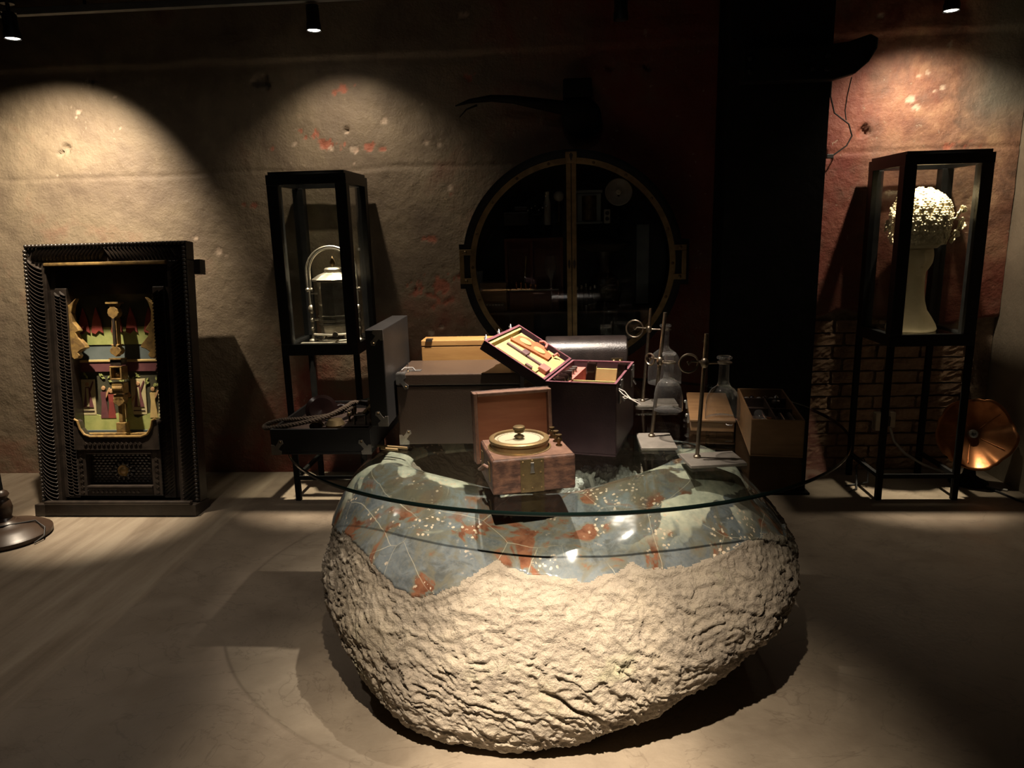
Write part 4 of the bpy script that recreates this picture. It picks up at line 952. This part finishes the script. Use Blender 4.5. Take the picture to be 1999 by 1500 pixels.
# dark curved shape, not identified, above the round cabinet
t = thing('dark_curved_shape', 'long dark curved shape on the wall above the round cabinet', 'horn_shape', (.10,4.16,1.98))
MB().tube([(-.66,-.02,.18),(-.58,-.03,.20),(-.46,-.035,.21),(-.34,-.03,.20),(-.20,-.02,.175),(-.06,.0,.15),(.02,.02,.14)], [.003,.012,.018,.022,.03,.038,.044], 14).build('horn_shape', 'black_iron', t, True)
MB().tube([(-.64,-.02,.12),(-.60,-.02,.16),(-.54,-.02,.18)], [.002,.004,.006], 8).build('tine', 'black_iron', t, True)
MB().ball((.03,.03,.10), .11, 18, 12, 1, .7, 1.0).build('boss', 'black_iron', t, True)
MB().box(-.07,.085,-.02,.12,.20,.30).build('mount', 'black_iron', t, bevel=.01)
# ------------------------------------------------------------------ things on the glass
Z0 = ZT
def clip(parent, T, mat='plate_metal'):
    # three-lobed metal corner plate with a rivet, in the local x-z plane, corner at origin going +x,+z, face at y=0
    P = [(0,0),(.034,0),(.036,.012),(.026,.020),(.036,.034),(.044,.040),(.042,.052),(.030,.054),(.024,.042),(.014,.030),(.010,.036),(0,.036)]
    o = MB().t(T).prism(P, -.0025, .0005).build('corner_clip', mat, parent)
    MB().t(T).t(T @ Matrix.Translation((.034,-.0025,.046)) @ Matrix.Rotation(pi/2,4,'X')).lathe([(.0045,0),(.003,.002),(.0001,.0025)], 10, False).build('rivet', 'old_brass', o)
def FX(m): return m @ Matrix.Diagonal((-1,1,1,1))
def FZ(m): return m @ Matrix.Diagonal((1,1,-1,1))
Tr = Matrix.Translation
# black equipment case, lid upright
t = thing('black_equipment_case', 'black open equipment case with metal corners and upright lid full of old parts', 'case', (-1.012,2.34,Z0))
MB().tray(0,.355,0,.42,.0,.092,.010).build('tray', 'case_black', t, bevel=.002)
lid = MB().tray(.360,.420,0,.40,.105,.435,.0) if False else None
lo = MB().box(.360,.421,0,.40,.100,.434).build('lid', 'case_black', t, bevel=.003)
MB().box(.340,.372,.05,.09,.088,.104).box(.340,.372,.31,.35,.088,.104).build('hinge', 'old_brass', t)
clip(t, FX(Tr((.355,0,0)))); clip(t, Tr((0,0,0)))
clip(lo, FX(FZ(Tr((.421,0,.434))))); clip(lo, FX(Tr((.421,0,.100))))
MB().box(.01,.345,.01,.41,.010,.062).build('inner_deck', 'dark_tray', t)
MB().rod((.38,.03,.012),(.44,.03,.006), .005).rod((.36,.06,.012),(.47,.05,.006), .005).build('brass_stay', 'brass', t, True)
z = Z0+.062
h = thing('telephone_handset', 'glossy black domed earpiece lying in the black equipment case', 'earpiece', (-.905,2.58,z), radians(20))
MB().t(Tr((0,0,.035)) @ Matrix.Rotation(radians(62),4,'X')).lathe([(.0001,-.045),(.03,-.042),(.05,-.025),(.056,0),(.054,.012),(.045,.018),(.02,.014),(.0001,.010)], 32, False).build('dome', 'bakelite', h, True)
MB().t(Tr((0,0,.035)) @ Matrix.Rotation(radians(62),4,'X')).lathe([(.056,-.004),(.060,.0),(.060,.008),(.054,.012)], 32, False).build('rim', 'bakelite', h, True)
MB().tube([(.03,.03,.03),(.07,.05,.035),(.11,.05,.02)], .014, 10).build('grip', 'bakelite', h, True)
def rope_pts(ctrl, per=14):
    P = [Vector(p) for p in ctrl]; out = []
    for i in range(len(P)-1):
        p0, p1, p2, p3 = P[max(i-1,0)], P[i], P[i+1], P[min(i+2,len(P)-1)]
        for k in range(per):
            u = k/per; out.append(.5*((2*p1)+(-p0+p2)*u+(2*p0-5*p1+4*p2-p3)*u*u+(-p0+3*p1-3*p2+p3)*u**3))
    return out+[P[-1]]
rp = rope_pts([(-.80,2.62,z+.05),(-.78,2.52,z+.055),(-.84,2.47,z+.045),(-.93,2.44,z+.04),(-1.02,2.46,z+.03),(-1.06,2.43,z+.022),(-1.04,2.38,z+.024),(-.97,2.365,z+.034),(-.90,2.39,z+.042),(-.84,2.43,z+.05),(-.79,2.50,z+.066),(-.77,2.56,z+.07),(-.72,2.60,z+.05)], 22)
t2 = thing('braided_cord', 'brown twisted fabric cord looping over the edge of the black case', 'cord', tuple(rp[0]))
o_ = Vector(rp[0]); acc = 0; st = [[],[],[]]
for i, p in enumerate(rp):
    d = (rp[min(i+1,len(rp)-1)]-rp[max(i-1,0)]).normalized(); e1 = Vector((0,0,1))-d*d.z; e1.normalize(); e2 = d.cross(e1)
    if i: acc += (p-rp[i-1]).length
    for k in range(3):
        a = acc*190+k*2*pi/3; st[k].append(p-o_+(e1*cos(a)+e2*sin(a))*.0042)
for k in range(3): MB().tube(st[k], .0046, 7).build('strand', 'rope', t2, True)
pt = thing('switch_gear', 'tarnished gear of knobs, coils and levers inside the black case', 'machine', (-.80,2.52,z))
MB().box(-.06,.12,-.10,.10,0,.018).build('baseboard', 'dark_tray', pt, bevel=.003)
MB().t(Tr((-.075,-.095,.012)) @ Matrix.Rotation(radians(-60),4,'X')).lathe([(.026,0),(.026,.012),(.020,.014),(.014,.010),(.006,.016),(.0001,.016)], 22, False).build('dial', 'dull_brass', pt, True)
for x, y, h_, r in ((.02,.05,.05,.012),(.05,-.03,.055,.006),(.03,-.04,.035,.006),(.09,.06,.06,.016),(.10,0,.045,.009)):
    MB().lathe([(r*.7,0),(r*.6,h_*.6),(r,h_*.65),(r,h_*.95),(r*.6,h_),(.0001,h_)], 14, False, (x,y,.018)).build('terminal', 'dull_brass', pt, True)
MB().tube([(.06,-.08,.018),(.062,-.08,.05),(.10,-.08,.052),(.102,-.08,.018)], .004, 8).build('lever', 'steel', pt, True)
MB().rod((.07,.02,.03),(.12,.07,.085), .010).ball((.122,.072,.09), .016, 14, 10).build('horn_shape', 'dull_brass', pt, True)
MB().tube([(.11,.05,.018),(.118,.05,.06),(.10,.05,.085)], .005, 8).ball((.10,.05,.09), .014, 12, 8).build('knobbed_arm', 'bakelite', pt, True)
MB().tube([(-.02+.03*cos(k*.5),-.06+.012*sin(k*.5),.03+.0*k) for k in range(13)], .004, 6).build('wire_loop', 'black_rubber', pt, True)
MB().t(Tr((-.01,-.08,.0))).lathe([(.03,.0),(.034,.02),(.024,.038),(.0001,.042)], 22, False).build('bell', 'dull_brass', pt, True)
# big brown travelling case
t = thing('brown_instrument_case', 'large dark brown box case with nickel corner fittings standing on glass', 'case', (-.583,2.454,Z0))
bw_, bd_, bh_ = .44, .27, .258
MB().box(0,bw_,0,bd_,0,.215).build('body', 'case_brown', t, bevel=.004)
MB().box(-.001,bw_+.001,-.001,bd_+.001,.217,bh_).build('lid', 'case_brown', t, bevel=.004)
clip(t, Tr((0,0,0)), 'steel'); clip(t, FZ(Tr((0,-.001,bh_))), 'steel')
clip(t, Tr((0,0,bh_+.0005)) @ Matrix.Rotation(-pi/2,4,'X'), 'steel')
MB().tube([(.01,.05,bh_+.004),(.02,.06,bh_+.012),(.05,.06,bh_+.012),(.06,.05,bh_+.004)], .003, 8).tube([(.03,.06,bh_+.002),(.034,.06,bh_+.03)], .002, 6).build('latch', 'steel', t, True)
MB().box(.02,.08,.045,.075,bh_-.0005,bh_+.003).build('latch_plate', 'steel', t)
for x in (0.012,bw_-.012):
    for y in (.012,bd_-.012): MB().lathe([(.010,-.002),(.012,-.0005),(.008,.0005)], 12, True, (x,y,.0015)).build('foot', 'steel', t)
t = thing('pine_box', 'tall plain pale pine box standing behind the dark brown case', 'box', (-.547,2.762,Z0))
MB().box(0,.36,0,.10,0,.305).build('body', 'pine', t, bevel=.002)
MB().box(-.001,.361,-.001,.101,.307,.330).build('lid', 'pine', t, bevel=.003)
MB().box(.02,.045,-.006,.02,.326,.336).build('catch', 'dark_enamel', t)
t = thing('barrel_case', 'black leather case with a rounded lid standing behind the burgundy case', 'case', (-.06,2.88,Z0))
MB().box(0,.33,0,.17,0,.205).build('body', 'black_leather', t, bevel=.006)
P = [(0,.207),(0,.25),(.012,.275),(.035,.295),(.065,.306),(.105,.306),(.135,.295),(.158,.275),(.17,.25),(.17,.207)]
MB().prism(P, -.002, .332, 'x').build('rounded_lid', 'black_leather', t, True, bevel=.006)
MB().box(.265,.31,-.006,.0,.195,.228).ball((.275,-.006,.215), .009, 12, 8).ball((.30,-.006,.215), .009, 12, 8).build('lock', 'old_brass', t, True)
# brown leather meter with dial
ang = math.atan2(.065,.239)
t = thing('leather_meter_box', 'small worn brown leather box with brass dial on top and open lid', 'meter', (-.199,1.943,Z0), ang)
w, d, h_ = .248, .215, .105
bx = MB().box(0,w,0,d,.0,h_).build('body', 'leather_worn', t, bevel=.006, bseg=3)
MB().box(.006,w-.006,.006,d-.006,h_-.001,h_+.002).build('top_panel', 'leather_edge', t, bevel=.001)
MB().box(.082,.152,-.0022,.004,.002,h_-.004).build('lock_plate', 'dull_brass', t)
for x, z in ((.09,.012),(.144,.014),(.09,.055),(.142,.060),(.089,.094),(.117,.097),(.145,.092),(.117,.014)):
    MB().t(Tr((x,-.002,z)) @ Matrix.Rotation(pi/2,4,'X')).lathe([(.0035,0),(.0025,.0018),(.0001,.002)], 10, False).build('pin', 'brass', t)
MB().prism([(.112,.092),(.122,.092),(.122,.070),(.125,.060),(.109,.060),(.112,.070)], -.006, -.002).build('hasp', 'steel', t, bevel=.0015)
MB().tube([(-.002,.05,.07),(-.014,.06,.075),(-.016,.11,.05),(-.014,.16,.03),(-.002,.17,.025)], .005, 8).build('side_handle', 'leather_edge', t, True)
for y in (.05,.17): MB().box(-.003,.001,y-.012,y+.012,.03,.085).build('handle_mount', 'dull_brass', t)
dc = (.104,.112)
MB().lathe([(.096,h_),(.096,h_+.004),(.092,h_+.006),(.087,h_+.006),(.087,h_+.022)], 56, False, (dc[0],dc[1],0)).build('dial_ring', 'brass', t, True)
bz = MB().lathe([(.087,h_+.020),(.091,h_+.023),(.091,h_+.030),(.086,h_+.033),(.076,h_+.033),(.074,h_+.028)], 56, False, (dc[0],dc[1],0)).build('bezel', 'brass', t, True)
MB().lathe([(.0001,h_+.0265),(.0755,h_+.0265)], 48, False, (dc[0],dc[1],0)).build('dial_face', 'dial_paper', t)
MB().lathe([(.064,h_+.027),(.0655,h_+.027)], 48, False, (dc[0],dc[1],0)).build('scale_ring', 'ink', t)
mb = MB()
for k in range(36):
    a = 2*pi*k/36; mb.t(Tr((dc[0],dc[1],h_+.0268)) @ Matrix.Rotation(a,4,'Z')).box(.066,.0725 if k % 3 == 0 else .070,-.0004,.0004,0,.0003)
mb.t(Tr((dc[0],dc[1],h_+.0285)) @ Matrix.Rotation(radians(200),4,'Z')).prism([(0,-.0015),(.05,0),(0,.0015)], 0, .0006, 'z')
mb.build('dial_marks', 'ink', t)
MB().lathe([(.0001,h_+.0325),(.0765,h_+.0325)], 48, False, (dc[0],dc[1],0)).build('dial_glass', 'pane_glass', t)
MB().lathe([(.016,h_+.033),(.013,h_+.037),(.005,h_+.040),(.005,h_+.045),(.014,h_+.047),(.014,h_+.053),(.010,h_+.0545),(.018,h_+.056),(.018,h_+.064),(.015,h_+.066),(.0001,h_+.066)], 28, False, (dc[0],dc[1],0)).build('centre_knob', 'dull_brass', t, True)
for x, y in ((.222,.175),(.224,.132),(.222,.09)):
    MB().lathe([(.010,h_),(.010,h_+.004),(.005,h_+.006),(.006,h_+.014),(.010,h_+.016),(.010,h_+.024),(.006,h_+.026),(.004,h_+.030),(.009,h_+.032),(.009,h_+.036),(.0001,h_+.037)], 18, False, (x,y,0)).build('terminal', 'old_brass', t, True)
# open lid standing behind
LT = Tr((-.012,d+.012,.022)) @ Matrix.Rotation(radians(-5),4,'X')
lw, lh, ld_ = .253, .228, .04
l0 = MB().t(LT).box(0,lw,.030,ld_,0,lh).box(0,.012,0,.030,0,lh).box(lw-.012,lw,0,.030,0,lh).box(.012,lw-.012,0,.030,lh-.012,lh).box(.012,lw-.012,0,.030,0,.012).build('lid', 'leather_edge', t, bevel=.003)
MB().t(LT).box(.012,lw-.012,.027,.030,.012,lh-.012).build('lid_lining', 'lid_lining', l0)
MB().t(LT).box(-.002,lw+.002,ld_,ld_+.004,-.002,lh+.002).build('lid_back', 'leather_worn', l0, bevel=.002)
MB().box(.03,.07,d-.004,d+.016,.06,.09).box(.17,.21,d-.004,d+.016,.06,.09).build('hinge_strap', 'leather_edge', t)
# burgundy case with tilted lid
t = thing('burgundy_case', 'tall burgundy leather case with cream lined lid tilted open to one side', 'case', (-.052,2.348,Z0), radians(-14))
w, d, h_ = .238, .40, .247
MB().tray(0,w,0,d,0,h_,.008).build('body', 'burgundy', t, bevel=.003)
mb = MB(); e_ = .0085
mb.box(0,w,-.0003,e_,h_,h_+.0035).box(0,w,d-e_,d,h_,h_+.0035).box(-.0003,e_,e_,d-e_,h_,h_+.0035).box(w-e_,w,e_,d-e_,h_,h_+.0035).build('rim', 'burgundy_edge', t)
MB().box(.008,w-.008,.008,d-.008,.008,.150).build('inner_well', 'rose_lining', t)
MB().box(.060,w-.008,.150,.156,.15,.225).build('partition', 'cream', t)
MB().box(.010,.056,.010,d-.010,.15,.225).build('knob_board', 'rose_lining', t)
MB().box(.060,w-.012,d-.016,d-.008,.15,.222).build('back_lining', 'cream', t)
MB().box(.062,w-.012,.012,.145,.150,.185).build('mirror_plate', 'plate_metal', t)
for k, y in enumerate((.05,.10,.15)):
    MB().lathe([(.021,.225),(.022,.228),(.022,.25),(.020,.254),(.012,.2545),(.0001,.255)], 20, False, (.034,y,0)).build('knob', 'bakelite', t, True)
for y in (.21,.25,.29): MB().lathe([(.008,.225),(.008,.238),(.011,.239),(.011,.246),(.0001,.247)], 14, False, (.034,y,0)).build('terminal', 'steel', t, True)
for x in (.098,.208):
    MB().t(Tr((x,.24,.15)) @ Matrix.Rotation(radians(6),4,'Y')).box(-.017,.017,-.012,.012,0,.125).build('electrode_holder', 'bakelite', t, bevel=.005)
MB().lathe([(.012,.185),(.012,.20),(.008,.205),(.0001,.206)], 16, False, (.165,.06,0)).build('switch', 'steel', t, True)
MB().ball((.11,.05,.188), .008, 10, 6).build('pilot_stud', 'steel', t, True)
MB().prism([(.165,.15),(.178,.15),(.172,.205)], .20, .204).build('glass_rod', 'white_cord', t)
MB().ball((.215,.06,.20), .020, 14, 10, .8, 1, .7).build('pad', 'rose_lining', t, True)
for y in (.07,.33):
    la = MB().box(w,w+.004,y-.014,y+.014,.17,.235).box(w+.004,w+.011,y-.009,y+.009,.205,.252).build('latch', 'steel', t, bevel=.0015)
    MB().tube([(w+.008,y-.008,.195),(w+.017,y-.008,.18),(w+.017,y+.008,.18),(w+.008,y+.008,.195)], .0022, 7).build('latch_loop', 'steel', la, True)
MB().tube([(w+.006,.02,.225),(w+.020,.01,.215),(w+.040,.0,.205),(w+.075,-.008,.19)], .0018, 6).tube([(w+.004,.03,.228),(w+.024,.015,.224),(w+.044,.005,.205),(w+.078,.0,.185)], .0018, 6).tube([(w+.040,.0,.206),(w+.03,-.01,.205),(w+.022,0,.208),(w+.036,.008,.21),(w+.045,0,.204),(w+.07,.008,.196)], .0018, 6).build('string_tie', 'white_cord', t, True)
# lid, hinged along the left top edge
A = radians(31.6); LW = .246
LM_ = Tr((-.004,0,h_+.006)) @ Matrix(((-cos(A),0,sin(A),0),(0,1,0,0),(sin(A),0,cos(A),0),(0,0,0,1)))
# local: x along lid outward, y along hinge, z out of the open face; tray depth goes to -z
dp = .034
lb = MB().t(LM_).tray(0,LW,0,d,-dp,0,.008,.004).build('lid', 'burgundy', t, bevel=.003)
mb = MB().t(LM_); mb.box(0,LW,-.0003,.0085,0,.0025).box(0,LW,d-.0085,d,0,.0025).box(0,.0085,.0085,d-.0085,0,.0025).box(LW-.0085,LW,.0085,d-.0085,0,.0025).build('lid_rim', 'burgundy_edge', lb)
MB().t(LM_).box(.008,LW-.03,.008,d-.03,-dp+.004,-.012).build('lid_lining', 'cream', lb)
mb = MB().t(LM_); mb.box(LW-.020,LW-.008,.010,d-.010,-dp+.004,-.004).build('lid_tool_bar', 'cream', lb)
ho = MB().t(LM_).prism([(.055,.24),(.205,.20),(.215,.225),(.205,.235),(.205,.30),(.175,.335),(.15,.33),(.14,.355),(.11,.355),(.10,.33),(.06,.315)], -.012, -.004, 'z').build('felt_holder', 'rust_velvet', lb)
for x, y in ((.165,.265),(.105,.270)): MB().t(LM_).lathe([(.024,-.010),(.024,-.001),(.022,.001),(.0001,.001)], 24, False, (x,y,0)).build('disc_electrode', 'cream', ho)
MB().t(LM_).box(.05,.20,.135,.150,-.012,-.002).build('bar_holder', 'mauve', lb, bevel=.002)
MB().t(LM_).box(.115,.140,.128,.180,-.012,.002).build('bar_clip', 'mauve', lb, bevel=.002)
MB().t(LM_).box(.045,.205,.045,.125,-.012,-.006).build('raised_pad', 'cream', lb, bevel=.002)
MB().t(LM_).box(.065,.090,.040,.058,-.006,.0).build('turn_catch', 'mauve', lb)
MB().t(LM_).box(.018,.052,.085,.150,-.012,.004).build('red_block', 'rose_lining', lb, bevel=.002)
MB().t(LM_).tube([(.10,.345,-.004),(.105,.365,.006),(.12,.37,.008),(.135,.36,.0)], .005, 8).tube([(.055,.315,-.004),(.05,.335,.006),(.04,.34,.0)], .005, 8).build('strap_end', 'rose_lining', lb, True)
for y in (.05,.19,.33):
    MB().t(LM_).box(LW,LW+.004,y-.012,y+.012,-.03,-.002).tube([(LW+.004,y-.01,-.01),(LW+.014,y-.006,-.004),(LW+.016,y+.006,-.004),(LW+.004,y+.01,-.01)], .0025, 7).rod((LW+.005,y,-.01),(LW+.018,y+.014,.0), .003).build('lid_catch', 'steel', lb, True)
# retort stands with bell flasks
def retort(label, flabel, base, rz, bsz, rodp, rtop, clampz, ring_off, ringr, flask, fr, grp):
    t = thing('retort_stand', label, 'lab stand', (base[0],base[1],Z0), rz)
    MB().box(-bsz[0]/2,bsz[0]/2,-bsz[1]/2,bsz[1]/2,0,.010).build('base', 'plate_metal', t, bevel=.002)
    Mi = Matrix.Rotation(-rz,4,'Z')
    def loc(p): return tuple(Mi @ Vector((p[0]-base[0],p[1]-base[1],p[2]-Z0)))
    a, b_ = loc((rodp[0],rodp[1],Z0+.01)), loc(rtop)
    MB().rod(a, b_, .0065, 14).build('rod', 'rod_metal', t, True)
    MB().lathe([(.012,.01),(.012,.016),(.008,.02)], 14, True, (a[0],a[1],0)).build('rod_nut', 'rod_metal', t, True)
    f_ = (clampz-Z0)/(rtop[2]-Z0); cp = Vector((rodp[0]+(rtop[0]-rodp[0])*f_, rodp[1], clampz))
    c_ = Vector(loc(cp)); fk = Vector(loc((flask[0],flask[1],clampz)))
    MB().ball(tuple(c_), .013, 14, 10, 1, 1, 1.3).build('boss_head', 'rod_metal', t, True)
    dirv = (fk-c_); L_ = dirv.length; dirv.normalize()
    MB().rod(tuple(c_), tuple(c_+dirv*(L_-.022)), .004, 10).build('clamp_arm', 'rod_metal', t, True)
    MB().tube([tuple(fk+Vector((.0215*cos(k*pi/12),.0215*sin(k*pi/12),0))) for k in range(24)], .0028, 7, True).build('neck_clamp', 'rod_metal', t, True)
    rc = c_-dirv*ring_off
    MB().tube([tuple(rc+dirv*ringr*cos(2*pi*k/28)+Vector((0,0,ringr*sin(2*pi*k/28)))) for k in range(28)], .0036, 8, True).build('scroll_ring', 'rod_metal', t, True)
    MB().tube([tuple(c_), tuple(c_-dirv*.012+Vector((0,0,.004))), tuple(c_-dirv*(ring_off-ringr*.3)+Vector((0,0,.006))), tuple(rc+dirv*.0+Vector((0,0,-.004))), tuple(rc-dirv*.004+Vector((0,0,.006)))], .0036, 8).build('scroll_tail', 'rod_metal', t, True)
    zt_, zn, zb_ = flask[2], flask[3], flask[4]
    g = thing('bell_flask', flabel, 'flask', (flask[0],flask[1],zb_), 0)
    H = zt_-zb_; hn = zn-zb_; nr = .0175
    prof = [(.0001,.010),(fr*.55,.009),(fr*.9,.003),(fr*.985,.0),(fr,.004),(fr*1.0,hn*.25),(fr*.97,hn*.5),(fr*.86,hn*.72),(fr*.66,hn*.88),(fr*.42,hn*.97),(nr*1.1,hn*1.05),(nr*.92,hn*1.15),(nr*.9,H*.93),(nr*.95,H*.955)]
    # smooth the profile
    pp = []
    for i in range(len(prof)-1):
        for k in range(4):
            u = k/4; p0, p1, p2, p3 = prof[max(i-1,0)], prof[i], prof[i+1], prof[min(i+2,len(prof)-1)]
            pp.append(tuple(max(.0001,.5*((2*p1[c])+(-p0[c]+p2[c])*u+(2*p0[c]-5*p1[c]+4*p2[c]-p3[c])*u*u+(-p0[c]+3*p1[c]-3*p2[c]+p3[c])*u**3)) for c in (0,1)))
    MB().lathe(pp+[prof[-1]], 48, False).build('bowl', 'flask_glass', g, True)
    MB().lathe([(nr*.95,H*.955),(nr*1.35,H*.96),(nr*1.4,H*.975),(nr*1.3,H*.99),(nr*1.05,H),(nr*.9,H*.985),(nr*.85,H*.955)], 36, False).build('rim', 'flask_glass', g, True)
    return t
retort('retort stand on the widest plate, next to the long oak box', 'clear bell-shaped flask held in front of the shallow oak lid', (.485,2.250), radians(8), (.182,.128), (.438,2.258), (.457,2.262,1.16), 1.067, .050, .029, (.515,2.262,1.088,.994,.884), .054, 'retort stands')
retort('retort stand on a narrow deep plate beside the burgundy case', 'clear bell-shaped flask hanging beside the burgundy case strings', (.332,2.455), 0, (.122,.182), (.322,2.50), (.362,2.50,1.20), 1.03, .045, .020, (.374,2.470,1.066,.976,.860), .050, 'retort stands')
retort('retort stand beside the rounded black leather case', 'widest clear bell-shaped flask, held beside the rounded black leather case', (.402,3.02), 0, (.18,.12), (.350,3.03), (.378,3.03,1.155), 1.067, .060, .036, (.438,3.01,1.09,.985,.84), .070, 'retort stands')
# oak instrument box with fitted tray, and its lid
t = thing('oak_instrument_box', 'open long oak box with fitted tray of glass tubes and nickel parts', 'box', (.617,2.300,Z0), radians(-8))
w, d, h_ = .165, .46, .126
MB().tray(0,w,0,d,0,h_,.007).build('body', 'oak_box', t, bevel=.002)
MB().box(.007,w-.007,.007,d-.007,.007,.085).build('tray_floor', 'dark_tray', t)
MB().box(.080,.085,.007,d-.1,.085,.118).box(.007,w-.007,.20,.205,.085,.112).box(.007,w-.007,.33,.335,.085,.118).build('tray_divider', 'dark_tray', t)
MB().t(Tr((.042,.02,.104)) @ Matrix.Rotation(-pi/2,4,'X')).lathe([(.0001,0),(.012,.002),(.017,.012),(.017,.13),(.0001,.14)], 20, False).build('glass_tube', 'flask_glass', t, True)
MB().t(Tr((.042,.018,.104)) @ Matrix.Rotation(-pi/2,4,'X')).lathe([(.017,0),(.0195,.003),(.0195,.010),(.017,.013)], 20, False).build('nickel_ring', 'steel', t, True)
MB().rod((.115,.04,.098),(.115,.18,.098), .006).rod((.145,.03,.098),(.145,.18,.098), .008).build('probe', 'steel', t, True)
MB().lathe([(.006,.085),(.006,.12),(.014,.122),(.014,.13),(.007,.133),(.009,.142),(.0001,.15)], 16, False, (.11,.25,0)).build('valve', 'steel', t, True)
MB().lathe([(.010,.085),(.010,.105),(.0001,.107)], 14, False, (.068,.10,0)).build('copper_cap', 'copper', t, True)
for k in range(6): MB().ball((.025+.022*k,.38+.02*(k%2),.10), .012, 12, 8).build('fitting', 'bakelite' if k % 2 else 'steel', t, True)
t = thing('oak_box_lid', 'shallow oak lid with metal catches lying beside the long oak box', 'lid', (.478,2.60,Z0), radians(-8))
MB().box(0,.155,0,.44,0,.036).build('panel', 'oak_box', t, bevel=.003)
MB().box(-.004,.159,-.004,.444,.036,.046).build('top_board', 'oak_box', t, bevel=.003)
for y in (.08,.30): MB().box(-.010,-.003,y-.012,y+.012,.012,.044).ball((-.012,y,.04), .007, 10, 6).build('catch', 'steel', t, True)
MB().tube([(.125,-.006,.032),(.128,-.014,.03),(.145,-.014,.03),(.148,-.006,.032)], .0025, 7).build('front_catch', 'steel', t, True)
